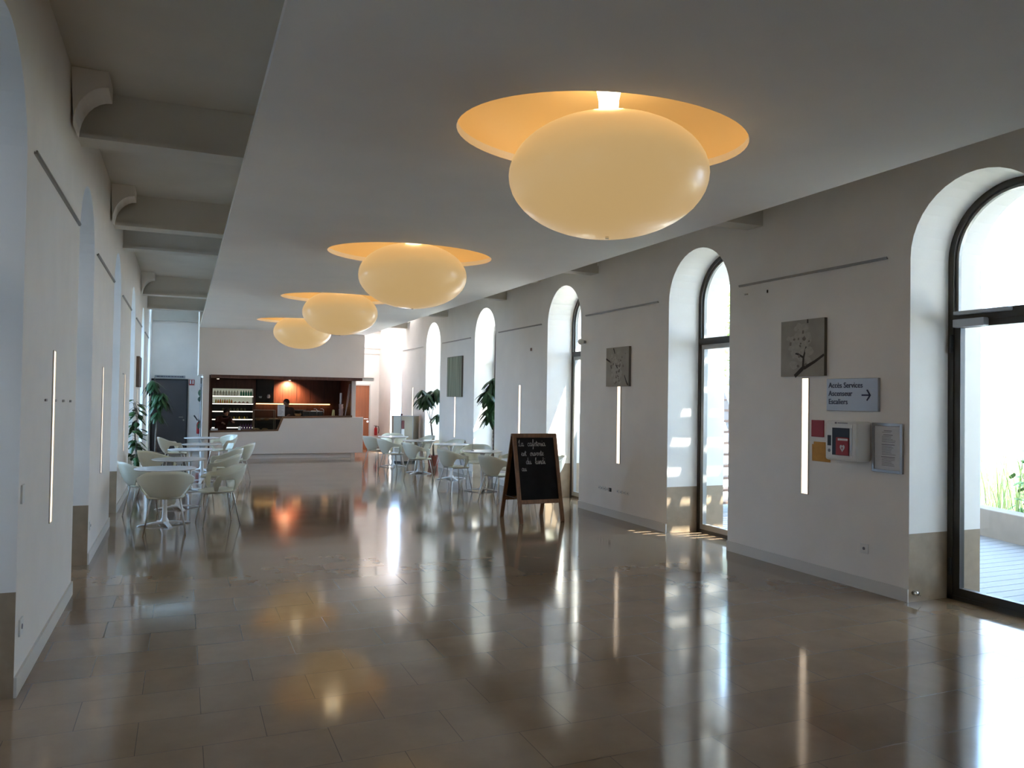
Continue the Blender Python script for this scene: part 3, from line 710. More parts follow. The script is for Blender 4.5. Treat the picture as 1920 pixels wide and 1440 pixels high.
CH = [((-.15, 9.74), 0, 'cream tub chair nearest the camera, seen from behind at the first left table'),
 ((.44, 10.22), 100, 'cream tub chair at right side of the first left table'),
 ((.50, 12.05), 80, 'cream tub chair at right side of the second left table'),
 ((.62, 13.35), 70, 'cream tub chair at right side of the third left table'),
 ((.93, 14.85), 75, 'cream tub chair at right side of the fourth left table, standing out towards the bar'),
 ((.80, 17.6), 120, 'cream tub chair behind the farthest left table in front of the bar'),
 ((-.12, 16.9), -80, 'cream tub chair by the left wall in front of the charcoal door'),
 ((-.30, 13.15), -50, 'cream tub chair on left side of the third left table'),
 ((-.42, 11.05), -75, 'cream tub chair between the left wall and the second left table'),
 ((4.00, 17.0), -65, 'cream tub chair at left end of the right row beside the bar'),
 ((4.23, 14.50), -80, 'cream tub chair facing the second right table, its back to the hall'),
 ((4.05, 15.85), -80, 'cream tub chair facing the third right table, its back to the hall'),
 ((4.33, 12.62), -78, 'cream tub chair facing the first right table, its back to the hall'),
 ((4.52, 11.12), -70, 'cream tub chair just left of the chalkboard'),
 ((5.12, 12.0), 100, 'cream tub chair between the first right table and the third right arch'),
 ((5.20, 10.85), 80, 'cream tub chair half hidden behind the right edge of the chalkboard'),
 ((5.02, 13.45), 150, 'cream tub chair between the first and second right tables'),
 ((5.12, 15.3), 110, 'cream tub chair at window side of the third right table'),
 ((4.98, 16.9), 100, 'cream tub chair at window side of the farthest right table'),
 ((4.60, 17.9), 170, 'cream tub chair behind the farthest right table')]
c0 = make_chair(CH[0][2], 'cream tub chairs', (*CH[0][0], 0), R(CH[0][1]))
for p, a, l in CH[1:]: dup(c0, (*p, 0), R(a), l, 'cream tub chairs')
root = thing('table_stand', 'thin upright card holder on the first right table', 'card holder', (4.62, 12.55, .686))
b = MB(); b.cyl((0, 0, 0), (0, 0, .008), .03); b.build('holder_base', M['framem'], root)
b = MB(); b.cyl((0, 0, .008), (0, 0, .19), .004, n=6); b.build('holder_stem', M['framem'], root)

# ------------------------------------------------------------------ plants
def leaf(b, base, d, L, w, droop):
    d = Vector(d).normalized(); side = d.cross(Vector((0, 0, 1)))
    side = side.normalized() if side.length > .05 else Vector((1, 0, 0))
    pts = []; N = 5
    for i in range(N+1):
        t = i/N; c = Vector(base)+d*L*t+Vector((0, 0, -droop*L*t*t)); ww = w*math.sin(PI*min(.97, t*.9+.06))**.8
        nrm = side.cross(d).normalized()
        pts.append((c+side*ww-nrm*ww*.25, c, c-side*ww-nrm*ww*.25))
    V = [[b.bm.verts.new(p) for p in r] for r in pts]
    for p, q in zip(V, V[1:]):
        b._f([p[0], p[1], q[1], q[0]]); b._f([p[1], p[2], q[2], q[1]])
def palmate(b, c, rnd, L=.19, n=6, tilt=.35):
    for k in range(n):
        a = 2*PI*k/n+rnd.uniform(-.2, .2)
        leaf(b, c, (math.cos(a), math.sin(a), -tilt+rnd.uniform(-.25, .15)), L*rnd.uniform(.8, 1.15), L*.20, rnd.uniform(.4, .85))
def tree(name, label, loc, pot_r, pot_h, potm, trunk, crowns, seed, L, braided=False):
    rnd = random.Random(seed); root = thing(name, label, 'plant', loc)
    b = MB(); b.lathe([(0, 0), (pot_r*.75, 0), (pot_r*.95, pot_h*.85), (pot_r, pot_h*.86), (pot_r, pot_h), (pot_r*.9, pot_h), (pot_r*.88, pot_h*.9), (0, pot_h*.9)], n=28); b.build('pot', potm, root, smooth=False)
    b = MB(); b.lathe([(0, pot_h*.93), (pot_r*.87, pot_h*.91)], n=20); b.build('soil', M['soil'], root)
    b = MB()
    if braided:
        (x0, y0_, z0), (x1, y1_, z1) = trunk[0], trunk[-1]
        for k in range(3):
            b.tube([(x0+(x1-x0)*t/24+.018*math.cos(t*.9+k*2.09), y0_+(y1_-y0_)*t/24+.018*math.sin(t*.9+k*2.09), z0+(z1-z0)*t/24) for t in range(25)], .017, 6, .013)
    else: b.tube(trunk, .026, 8, .016)
    top = trunk[-1]
    for c in crowns:
        m_ = [(top[k]+c[k])/2+(0, 0, .02)[k] for k in range(3)]; b.tube([top, m_, c[:3]], .008, 5, .005)
    b.build('trunk', M['bark'], root, smooth=True)
    b = MB()
    for c in crowns:
        for _ in range(c[3]):
            palmate(b, (c[0]+rnd.gauss(0, .05), c[1]+rnd.gauss(0, .045), c[2]+rnd.gauss(0, .05)), rnd, L*rnd.uniform(.8, 1.1))
    b.build('foliage', M['leafg'], root)
    return root
tree('potted_tree', 'potted umbrella-leaved tree with thin bent trunk in the fourth right arch from the glazed door', (5.42, 17.35, 0), .15, .24, M['pot'],
     [(0, 0, .22), (-.01, 0, .5), (-.05, 0, .8), (-.08, 0, 1.03)], [(-.20, -.05, 1.62, 5), (.05, .05, 1.66, 5), (.02, -.1, 1.78, 3), (-.28, 0, 1.52, 3), (.12, .05, 1.18, 1)], 5, .25)
tree('potted_tree', 'tall potted tree with braided trunk and dense leaves behind the tables near the striped picture', (5.70, 14.22, 0), .15, .24, M['potg'],
     [(0, 0, .22), (-.02, 0, 1.08)], [(-.02, 0, 1.90, 5), (-.08, .0, 1.72, 5), (.0, .0, 1.55, 5), (-.10, 0, 1.38, 4), (.02, 0, 2.0, 2), (-.05, 0, 1.25, 3)], 7, .23, True)
def vine(label, loc, pts, seed, n, spread, L, m, stems=4):
    rnd = random.Random(seed); root = thing('climbing_plant', label, 'plant', loc)
    b = MB(); b.lathe([(0, 0), (.11, 0), (.14, .22), (.14, .25), (.12, .25), (.12, .22), (0, .22)], n=24); b.build('pot', M['potg'], root)
    b = MB()
    for k in range(stems):
        ph = rnd.uniform(0, 6); b.tube([(p[0]+.02*math.sin(ph+i), p[1]+.02*math.cos(ph+i), p[2]) for i, p in enumerate(pts)], .007, 5, .004)
    lf = MB()
    for _ in range(n):
        t = rnd.uniform(.12, 1)*(len(pts)-1); i = min(int(t), len(pts)-2); u = t-i
        c = Vector(pts[i]).lerp(Vector(pts[i+1]), u); a = rnd.uniform(0, 2*PI); rr = spread*rnd.uniform(.3, 1)
        q = c+Vector((math.cos(a)*rr, math.sin(a)*rr, rnd.uniform(-.05, .08)))
        b.tube([c, (c+q)/2+Vector((0, 0, .03)), q], .003, 4)
        leaf(lf, q, (math.cos(a), math.sin(a), rnd.uniform(-.5, .3)), L*rnd.uniform(.7, 1.2), L*.32, rnd.uniform(.2, .8))
    b.build('stems', M['bark'], root, smooth=True); lf.build('foliage', m, root)
vine('leafy green plant against the left wall beside the third arch, behind the first chairs', (-.72, 14.7, 0), [(0, 0, .2), (.03, 0, .55), (0, .02, .9), (.03, 0, 1.2), (-.03, 0, 1.42)], 3, 60, .10, .15, M['leafg2'])
tree('leafy_tree', 'broad-leaved plant in front of the charcoal door at the left wall', (-.50, 18.3, 0), .14, .24, M['potg'],
     [(0, 0, .22), (.0, 0, .7), (.02, 0, 1.1)], [(-.04, 0, 1.75, 3), (.03, 0, 1.62, 3), (.0, .05, 1.48, 3), (.12, 0, 1.5, 2), (-.05, 0, 1.93, 1), (.0, 0, 1.22, 2), (-.05, 0, 1.4, 2)], 12, .23)

# ------------------------------------------------------------------ far wall: doors, signs, extinguishers
root = thing('door_2', 'charcoal double-height door in far wall at left of the bar', 'door', (-.31, YF, 0)); root['kind'] = 'structure'
MB().box(-.455, -.42, -.05, 0, 0, 1.985).box(.42, .455, -.05, 0, 0, 1.985).box(-.42, .42, -.05, 0, 1.95, 1.985).build('door_frame', M['black'], root)
MB().box(-.42, .42, -.035, 0, .005, 1.95).build('door_leaf', M['darkdoor'], root)
b = MB(); b.cyl((.34, -.035, .95), (.34, -.085, .95), .01).cyl((.34, -.08, .95), (.24, -.08, .95), .009); b.build('door_handle', M['steel'], root)
b = MB(); b.cyl((.36, -.035, .87), (.36, -.045, .87), .022); b.build('lock', M['steel'], root)
root = thing('door_3', 'orange wooden door in far wall at right of the bar', 'door', (4.68, YF, 0)); root['kind'] = 'structure'
MB().box(-.45, .45, -.03, 0, .005, 1.91).build('door_leaf', M['orange'], root)
MB().box(.45, .485, -.05, 0, 0, 1.95).box(-.485, -.45, -.05, 0, 0, 1.95).box(-.45, .45, -.05, 0, 1.91, 1.95).build('door_frame', M['skirt'], root)
b = MB(); b.cyl((.40, -.03, .92), (.40, -.08, .92), .01).cyl((.40, -.075, .92), (.29, -.075, .92), .01); b.build('door_handle', M['chrome'], root)
b = MB(); b.cyl((.41, -.03, .84), (.41, -.04, .84), .028); b.build('lock', M['chrome'], root)
root = thing('door_sign', 'long thin sign strip above the charcoal door', 'sign', (-.31, YF, 2.0))
MB().box(-.38, .38, -.012, 0, .012, .078).build('sign_plate', M['signm'], root)
b = MB(); rnd = random.Random(2); x = -.33
while x < .24:
    w_ = rnd.uniform(.03, .08); b.box(x, x+w_, -.0135, -.012, .036, .056); x += w_+.012
b.box(.30, .33, -.0135, -.012, .03, .062); b.build('sign_print', M['navy'], root)
root = thing('exit_sign', 'small red and white exit sign at top right of the charcoal door', 'sign', (.235, YF, 1.82))
MB().box(-.07, .07, -.02, 0, 0, .155).build('sign_plate', M['exitg'], root)
MB().box(-.05, -.012, -.022, -.02, .04, .14).box(.015, .05, -.022, -.02, .04, .14).build('sign_pictogram', M['paper'], root)
def extinguisher(loc, label, s=1):
    root = thing('fire_extinguisher', label, 'fire extinguisher', loc)
    b = MB(); b.lathe([(0, 0), (.055*s, 0), (.06*s, .015), (.06*s, .25*s), (.045*s, .30*s), (.02*s, .325*s), (0, .325*s)], n=20); b.build('cylinder', M['red'], root, smooth=True)
    b = MB(); b.cyl((0, 0, .32*s), (0, 0, .37*s), .018); b.box(-.055, .03, -.012, .012, .36*s, .372*s); b.box(-.06, .02, -.010, .010, .39*s, .40*s); b.build('valve_lever', M['black'], root)
    b = MB(); b.tube([(.02, 0, .36*s), (.08, 0, .36*s), (.09, -.01, .22*s), (.075, -.01, .08*s)], .009, 6); b.build('hose', M['black'], root, smooth=True)
    return root
extinguisher((5.33, YF-.10, .43), 'red fire extinguisher on the far wall at right of the orange door', .75)
extinguisher((.44, YF-.10, .50), 'red fire extinguisher with black hose between the charcoal door and the bar', 1.0)
b = MB(); b.tube([(.40, YF-.12, .86), (.36, YF-.14, .93), (.31, YF-.14, 1.0)], .012, 6, .022)
tag(b.build('extinguisher_horn', M['black'], smooth=True), 'black horn nozzle beside the left fire extinguisher', 'nozzle')

# ------------------------------------------------------------------ the bar block
KY, KB = 20.2, 22.1
b = MB(); b.box(CX0, 4.376, KY, KB, 2.06, ZU)
struct(b, 'wall_bulkhead', M['panel'], 'plain grey-white bulkhead above the bar opening', 'wall')
root = thing('bar_counter', 'long pale bar counter with a lowered left section and wooden edge', 'bar counter', (0, KY, 0))
b = MB()
pts = [(.635, .115), (4.376, .115), (4.376, 1.045), (2.355, 1.005), (2.235, .69), (.635, .655)]
b.prism([(x, 0, z) for x, z in pts], (0, .06, 0)); b.build('front_panel', M['panel'], root, bevel=.006)
b = MB(); b.box(.635, 4.08, .06, .10, 0, .115); b.build('plinth', M['panel'], root)
b = MB()
for (xa, za), (xb, zb), (xc, zc), (xd, zd) in ([(2.355, 1.005), (4.08, 1.04), (4.08, 1.085), (2.33, 1.055)], [(2.235, .69), (2.355, 1.005), (2.33, 1.055), (2.20, .725)], [(.62, .655), (2.235, .69), (2.20, .725), (.62, .70)]):
    b.prism([(xa, -.012, za), (xb, -.012, zb), (xc, -.012, zc), (xd, -.012, zd)], (0, .065, 0))
b.build('counter_edge', M['woodtrim'], root)
tag(MB().box(2.40, 4.07, .065, .50, -.03, 0).build('worktop', M['woodtrim'], loc=(0, KY, 1.05)), 'raised dark wooden worktop at right of the bar counter', 'worktop')
tag(MB().box(.64, 2.20, .065, .55, -.03, 0).build('worktop', M['woodtrim'], loc=(0, KY, .69)), 'lowered dark wooden worktop at left of the bar counter', 'worktop')
struct(MB().box(.455, .60, KY-.01, KY+.12, 0, 2.06), 'wall_pillar_left', M['panel'], 'pale upright post at left of the bar opening', 'wall')
struct(MB().box(4.085, 4.185, KY+.07, KY+.19, 0, 2.06), 'wall_pillar_right', M['panel'], 'pale upright post at right of the bar opening', 'wall')
struct(MB().box(.455, .52, KY+.12, KB, 0, 2.06), 'wall_bar_left', M['panel'], 'left side wall of the bar', 'wall')
struct(MB().box(.60, .63, KY+.02, KB-.1, .0, 2.06), 'wall_bar_lining', M['wooddk'], 'dark wood lining at left inside the bar', 'wall')
struct(MB().box(4.11, 4.17, KY+.19, KB, 0, 2.06), 'wall_bar_right', M['wooddk'], 'dark wood right side wall of the bar', 'wall')
struct(MB().box(.455, 4.17, KB-.06, KB, 0, 2.06), 'wall_bar_back', M['wooddk'], 'dark wood panelled back wall of the bar', 'wall')
b = MB()
for i in range(1, 7): b.box(1.80+i*.37, 1.806+i*.37, KB-.064, KB-.06, 1.42, 2.0)
struct(b, 'trim_bar_joint', M['black'], 'thin dark joints between the bar back panels', 'joint')
root = thing('folded_shutter', 'dark wooden folded shutter box over the bar opening with pale end', 'shutter', (0, KY, 1.985))
MB().box(.63, 4.28, -.26, -.01, 0, .075).build('shutter_box', M['wooddk'], root)
MB().box(4.28, 4.58, -.26, -.01, .0, .07).build('end_section', M['panel'], root)
MB().box(.63, 4.58, -.27, -.01, .075, .095).build('shutter_lip', M['panel'], root)
# window panel on the left flank of the bar
root = thing('side_panel', 'narrow black-framed panel on left flank of the bar', 'panel', (.452, 21.4, .25))
MB().box(-.014, 0, -.62, .75, 0, 1.77).build('panel_frame', M['black'], root)
MB().box(-.018, -.014, -.42, -.16, .08, 1.6).build('panel_glass', M['paper'], root)
rnd = random.Random(6)
for z in (1.28, 1.45, .62):
    b = MB(); leaf(b, (-.03, -.3, z), (.1, rnd.uniform(-1, 1), .6), .16, .05, .2); leaf(b, (-.03, -.3, z), (-.1, rnd.uniform(-1, 1), -.6), .16, .05, .2); b.build('leaf_print', M['leafg'], root)
root = thing('spot_lamp', 'small bluish-white lamp on top of the left bar post', 'lamp', (.44, KY-.02, 2.0))
b = MB(); b.ball((0, 0, 0), .022, .022, .022); b.build('lamp_glass', mat('cool_lamp', (.8, .9, 1), .3, emit=(.5, .7, 1), es=.5), root, smooth=True)
MB().box(-.02, .02, .02, .06, -.02, .02).build('lamp_bracket', M['framem'], root)

# chilled shelves
root = thing('chilled_shelves', 'lit open refrigerator with five shelves at left inside the bar', 'refrigerator', (1.235, 21.9, 0))
MB().box(-.56, .56, -.30, .13, 1.74, 1.98).box(-.56, -.505, -.30, .13, .3, 1.74).box(.505, .56, -.30, .13, .3, 1.74).build('cabinet', M['wooddk'], root)
MB().box(-.505, .505, .09, .12, .3, 1.50).build('back_panel', M['blackm'], root)
MB().box(-.505, .505, .085, .09, 1.36, 1.74).build('lit_back', M['fridgeback'], root)
SH = [1.545, 1.345, 1.145, .935, .72]
for i, z in enumerate(SH):
    s_ = MB().box(-.505, .505, -.28, .085, z-.012, z).build('shelf', M['framem'], root)
    MB().box(-.505, .505, -.292, -.28, z-.018, z+.004).build('shelf_edge', M['shelflit'], s_)
def bottle(mk, h, r, cap='whitep'):
    b = MB(); b.lathe([(0, 0), (r, 0), (r, h*.62), (r*.4, h*.82), (r*.4, h), (0, h)], n=12); o = b.build('bottle', M[mk], smooth=False)
    return o
protos = {}
def place(mk, x, y, z, h, r, label, group, name='bottle', cat='bottle'):
    key = (mk, h, r)
    if key not in protos: protos[key] = o = bottle(mk, h, r)
    else: o = protos[key].copy(); COL.objects.link(o)
    o.name = name; o.location = (x, y, z); tag(o, label, cat, group); return o
ORD = ['leftmost', 'second from left', 'third from left', 'fourth from left', 'fifth from left', 'sixth from left', 'seventh from left', 'eighth from left', 'ninth from left', 'tenth from left', 'eleventh from left']
for i in range(9): place('bottle_milk', .79+i*.07, 21.72, SH[0], .145, .028, ORD[i]+' pale bottle on the brightly lit top refrigerator shelf', 'pale bottles on the top shelf')
for i in range(5): place('bottle_green', 1.44+i*.062, 21.72, SH[0], .15, .026, ORD[i]+' green bottle at right of the top refrigerator shelf', 'green bottles on the top shelf')
for i in range(8): place('bottle_orange' if i % 3 else 'bottle_yellow', .82+i*.055, 21.72, SH[1], .11 if i % 2 else .12, .022, ORD[i]+' juice bottle (%s) on the second refrigerator shelf' % ('orange' if i % 3 else 'yellow'), ('orange' if i % 3 else 'yellow')+' juice bottles on the second shelf')
for i in range(4): place('pinkcup', 1.30+i*.10, 21.72, SH[1], .06, .035, ORD[i]+' short pinkish tub at right of the second refrigerator shelf', 'tubs on the second shelf', 'tub', 'tub')
for i in range(7): place('jar', 1.0+i*.09, 21.72, SH[2], .09, .03, ORD[i]+' dark jar on the third refrigerator shelf', 'jars on the third shelf', 'jar', 'jar')
for i in range(11): place('bottle_yellow' if i % 2 else 'jar', .95+i*.065, 21.72, SH[3], .075, .024, ORD[i]+' pot (%s) on the fourth refrigerator shelf' % ('yellow' if i % 2 else 'dark'), ('yellow' if i % 2 else 'dark')+' pots on the fourth shelf', 'pot', 'pot')
for i in range(5): place('purple', 1.36+i*.062, 20.5, .69, .17, .027, ORD[i]+' purple packet standing on the low counter section', 'purple packets on the low counter', 'packet', 'packet')

# cupboard, led strip, rear counter
root = thing('black_cabinet', 'black open cabinet with cups right of the refrigerator', 'cabinet', (2.06, 22.0, 1.38))
MB().box(-.22, .22, -.2, .03, 0, .61).build('cabinet_body', M['blackm'], root)
for x, l in ((1.93, 'white coffee cup on the black cabinet ledge, left one'), (2.14, 'white jug on the black cabinet ledge, right one')):
    b = MB(); b.lathe([(0, 0), (.03, 0), (.045, .05), (.03, .10 if x > 2 else .05), (0, .10 if x > 2 else .05)], n=14)
    tag(b.build('cup', M['whitep'], loc=(x, 21.74, 1.50)), l, 'cup')
MB_ = MB().box(1.84, 2.28, 21.68, 21.80, 1.485, 1.50); tag(MB_.build('cup_ledge', M['blackm']), 'thin black ledge under the cups on the black cabinet', 'shelf')
tag(MB().box(1.84, 3.80, 21.90, 21.93, 1.335, 1.36).build('light_strip', M['led']), 'glowing amber light strip across back of the bar', 'light strip')
tag(MB().box(1.84, 3.86, 21.88, 22.04, 1.36, 1.385).build('wall_shelf', M['wooddk']), 'dark wooden shelf above the amber light strip', 'shelf')
root = thing('rear_counter', 'dark rear counter along back wall of the bar', 'counter', (2.95, 21.75, 0))
MB().box(-1.12, 1.1, -.25, .28, 0, .93).build('counter_body', M['blackm'], root)
MB().box(-1.14, 1.12, -.28, .28, .93, .96).build('worktop', M['steel'], root)
for i, (x, w_, h_) in enumerate(((2.55, .16, .14), (2.95, .3, .22), (3.35, .22, .20))):
    root = thing('coffee_machine' if i == 1 else 'kitchen_appliance', ['small dark appliance left on the rear bar counter', 'wide steel coffee machine in middle of the rear bar counter', 'dark grinder right on the rear bar counter'][i], 'appliance', (x, 21.7, .96))
    MB().box(-w_/2, w_/2, -.15, .12, 0, h_).build('machine_body', M['blackm'], root, bevel=.01)
    MB().box(-w_/2, w_/2, -.16, .12, h_, h_+.02).build('machine_top', M['chrome'], root)
    b = MB(); b.cyl((0, -.17, .05), (0, -.17, h_*.8), .012); b.build('spout', M['chrome'], root)
# things on the counter
root = thing('bread_basket', 'woven basket of bread rolls on the raised bar counter', 'basket', (2.74, 20.42, 1.05))
b = MB(); b.lathe([(0, 0), (.06, 0), (.09, .07), (.082, .07), (.055, .01), (0, .01)], n=20); b.build('basket', M['bread'], root)
for i, (x, l) in enumerate(((2.95, 'left'), (3.12, 'middle'), (3.28, 'right'))):
    root = thing('serving_tray', '%s black serving box on the raised bar counter' % l, 'tray', (x, 20.45, 1.05))
    MB().box(-.075, .075, -.1, .1, 0, .13).build('tray_box', M['blackm'], root, bevel=.005)
    MB().box(-.078, .078, -.103, .103, .13, .14).build('tray_rim', M['chrome'], root)
for i, (x, l) in enumerate(((3.20, 'left chrome tap standing on the raised bar counter'), (3.37, 'right chrome tap standing on the raised bar counter'))):
    b = MB(); b.tube([(0, 0, 0), (0, 0, .17), (-.03, 0, .205), (-.08, 0, .20)], .009, 8); tag(b.build('tap', M['chrome'], smooth=True, loc=(x, 20.32, 1.05)), l, 'tap')
root = thing('menu_card', 'yellow folded card leaning on the raised bar counter', 'card', (3.63, 20.4, 1.05))
MB().prism([(-.045, 0, 0), (-.01, 0, 0), (.03, .05, .18), (-.01, .05, .18)], (0, .004, 0)).prism([(.01, .0, 0), (.04, .0, 0), (.045, .05, .17), (.02, .05, .17)], (0, .004, 0)).build('card_sheet', M['card'], root)
for i in range(5):
    b = MB(); b.lathe([(0, 0), (.05, 0), (.062, .065), (0, .065)], n=16)
    tag(b.build('cup_stack', M['pinkcup'], loc=(3.83+.004*(i % 2), 20.4, 1.05+.066*i)), '%s of the paper tubs piled at right end of the bar counter' % ['lowest', 'second lowest', 'middle', 'second highest', 'topmost'][i], 'tub', 'paper tubs piled on the bar')
b = MB(); b.cyl((0, 0, 0), (0, 0, .62), .028, n=14); tag(b.build('paper_tube', M['paper'], loc=(3.86, 20.62, 1.05)), 'pale upright tube behind the piled paper tubs', 'tube')
b = MB()
for k in range(3): b.tube([(0, 0, 0), (.04+.02*k, 0, .4), (.10+.02*k, .02, .86)], .006, 5)
tag(b.build('cable_bundle', M['framem'], loc=(3.93, 20.36, 1.05)), 'thin leaning rods at right end of the bar opening', 'rods')
root = thing('hanging_notice', 'white paper notice standing on the bar left of the person', 'notice', (2.34, 20.55, 1.05))
MB().box(-.09, .09, 0, .004, 0, .30).build('paper_sheet', M['paper'], root)
b = MB()
for i in range(9): b.box(-.065, random.Random(i).uniform(.0, .065), -.002, 0, .25-i*.025, .257-i*.025)
b.build('printed_lines', M['ink'], root)
MB().box(-.05, .05, -.02, .03, -.01, 0).build('notice_foot', M['blackm'], root)
root = thing('display_case', 'glass display case with pastries on the low bar counter', 'display case', (1.93, 20.5, .69))
b = MB()
for x in (-.27, .24): 
    for y in (-.15, .2): b.box(x, x+.01, y, y+.01, 0, .52)
b.box(-.27, .25, -.15, -.14, .51, .52).box(-.27, .25, .2, .21, .51, .52).build('case_frame', M['steel'], root)
MB().box(-.26, .24, -.146, -.142, 0, .51).build('case_glass', M['caseglass'], root)
MB().box(-.26, .24, -.13, .2, .24, .25).build('case_shelf', M['caseglass'], root)
for x, y, z, l in ((1.78, 20.5, .945, 'long pastry at left on the upper glass shelf'), (1.98, 20.5, .945, 'pastry at right on the upper glass shelf'), (1.75, 20.52, .695, 'pastry at left on bottom of the display case'), (1.95, 20.52, .695, 'pastry at right on bottom of the display case')):
    b = MB(); b.ball((0, 0, .028), .075, .035, .028, 14, 8); tag(b.build('pastry', M['bread'], loc=(x, y, z), smooth=True), l, 'pastry')
b = MB(); b.lathe([(0, 0), (.028, 0), (.034, .10), (0, .10)], n=14); tag(b.build('paper_cup', M['whitep'], loc=(1.32, 20.24, .70)), 'white paper cup on the lowered left counter edge', 'cup')
b = MB(); b.lathe([(0, 0), (.07, 0), (.12, .035), (.115, .035), (.065, .006), (0, .006)], n=20); tag(b.build('bowl', M['whitep'], loc=(1.50, 20.42, .69)), 'white dish on the lowered counter right of the paper cup', 'dish')
tag(MB().box(0, .16, 0, .1, 0, .05).build('paper_box', M['paper'], loc=(.66, 20.22, .70), bevel=.005), 'pale box at left end of the lowered counter', 'box')
# bar spots
for i, (x, l, e) in enumerate(((2.68, 'spotlight bar under the shutter lighting the wood behind the bar', 9), (.86, 'spotlight over the refrigerator at left of the bar', 3))):
    root = thing('ceiling_spot', l, 'spotlight', (x, 21.72, 1.99))
    b = MB(); b.cyl((0, 0, 0), (0, 0, .06), .035); b.build('spot_body', M['framem'], root)
    b = MB(); b.cyl((0, 0, -.004), (0, 0, 0), .028); b.build('spot_lens', M['bulb'], root)
    ld = bpy.data.lights.new('spot', 'SPOT'); ld.energy = e*9; ld.color = (1, .55, .30); ld.spot_size = 2.2; ld.spot_blend = .9; ld.shadow_soft_size = .03
    lo = bpy.data.objects.new('spot', ld); COL.objects.link(lo); lo.location = (x, 21.75, 1.97); lo.rotation_euler = (R(32), 0, 0)

# ------------------------------------------------------------------ people behind the bar
def person(name, label, loc, rz, joints, edges, shirt, head):
    root = thing(name, label, 'person', loc, rz)
    me = bpy.data.meshes.new('body'); names = list(joints)
    me.from_pydata([joints[n][0] for n in names], [(names.index(a), names.index(b_)) for a, b_ in edges], [])
    o = bpy.data.objects.new('body', me); COL.objects.link(o); o.parent = root
    md = o.modifiers.new('skin', 'SKIN'); o.modifiers.new('sub', 'SUBSURF').levels = 1
    sv = me.skin_vertices
    if not sv: 
        bm_ = bmesh.new(); bm_.from_mesh(me); bm_.verts.layers.skin.verify(); bm_.to_mesh(me); bm_.free(); sv = me.skin_vertices
    for i, n in enumerate(names): r_ = joints[n][1]; sv[0].data[i].radius = (r_ if isinstance(r_, tuple) else (r_, r_)); sv[0].data[i].use_root = (n == 'pelvis')
    me.materials.append(shirt)
    h, tl = head
    b = MB(); b.ball((0, 0, 0), .068, .082, .10, 20, 14); b.ball((0, -.085, -.015), .012, .018, .02, 8, 6)
    b.ball((-.068, 0, -.01), .010, .02, .026, 8, 6); b.ball((.068, 0, -.01), .010, .02, .026, 8, 6)
    b.ball((0, -.074, -.052), .022, .008, .006, 8, 6)
    hd = b.build('head', M['skin'], root, smooth=True, loc=h); hd.rotation_euler = tl
    b = MB()
    for s in (-1, 1): b.ball((s*.027, -.074, .008), .011, .006, .006, 8, 6)
    b.build('eyes', M['black'], hd, smooth=True)
    b = MB(); b.ball((0, .018, .022), .078, .086, .096, 20, 14); b.ball((0, .10, .02), .035, .035, .035, 12, 8); b.build('hair', M['hair'], hd, smooth=True)
    return root
def hand(b, w, d, side):
    w = Vector(w); d = Vector(d).normalized(); s = d.cross(Vector((0, 0, 1))).normalized()*side
    b.tube([w, w+d*.04, w+d*.075], .024, 8, .022)
    for i, L in enumerate((.055, .065, .062, .048)):
        o_ = s*(.022-.0145*i); b.tube([w+d*.07+o_, w+d*(.07+L*.6)+o_+Vector((0, 0, -.006)), w+d*(.07+L)+o_+Vector((0, 0, -.022))], .0068, 6)
    b.tube([w+d*.02+s*.02, w+d*.045+s*.042, w+d*.065+s*.045+Vector((0, 0, -.01))], .0085, 6)
J = {'pelvis': ((0, 0, .86), (.15, .10)), 'belly': ((0, -.03, 1.0), (.13, .10)), 'chest': ((0, -.09, 1.16), (.15, .10)), 'neck': ((0, -.12, 1.27), .05),
     'ls': ((-.15, -.09, 1.22), .055), 'le': ((-.20, -.14, 1.00), .042), 'lw': ((-.10, -.30, 1.02), .028), 'rs': ((.15, -.09, 1.22), .055), 're': ((.22, -.15, 1.02), .042), 'rw': ((.14, -.32, 1.08), .028),
     'lh': ((-.09, 0, .80), .08), 'lk': ((-.10, -.02, .44), .058), 'la': ((-.10, .0, .07), .04), 'lt': ((-.10, -.15, .03), .03),
     'rh': ((.09, 0, .80), .08), 'rk': ((.10, -.02, .44), .058), 'ra': ((.10, .0, .07), .04), 'rt': ((.10, -.15, .03), .03)}
E_ = [('pelvis','belly'),('belly','chest'),('chest','neck'),('chest','ls'),('ls','le'),('le','lw'),('chest','rs'),('rs','re'),('re','rw'),('pelvis','lh'),('lh','lk'),('lk','la'),('la','lt'),('pelvis','rh'),('rh','rk'),('rk','ra'),('ra','rt')]
p1 = person('person', 'dark-haired person behind the bar counter looking down, arms forward', (2.58, 21.15, 0), R(-25), J, E_, M['shirt'], ((0, -.15, 1.375), (R(25), 0, R(-15))))
b = MB(); hand(b, (-.10, -.30, 1.02), (.1, -1, -.1), 1); b.build('hand', M['skin'], p1, smooth=True)
b = MB(); hand(b, (.14, -.32, 1.08), (-.1, -1, -.1), -1); b.build('hand', M['skin'], p1, smooth=True)
J2 = {k: ((v[0][0], v[0][1]-(.30*max(0, v[0][2]-.86) if k not in ('pelvis',) else 0), v[0][2] if v[0][2] < .8 else .70+(v[0][2]-.70)*.55), v[1]) for k, v in J.items()}
p2 = person('person', 'person in reddish brown top bending in shadow at left end of the bar', (.92, 21.2, 0), R(20), J2, E_, M['shirt2'], ((0, -.36, 1.13), (R(40), 0, 0)))
b = MB(); hand(b, J2['lw'][0], (.1, -1, -.2), 1); b.build('hand', M['skin'], p2, smooth=True)
b = MB(); hand(b, J2['rw'][0], (-.1, -1, -.2), -1); b.build('hand', M['skin'], p2, smooth=True)

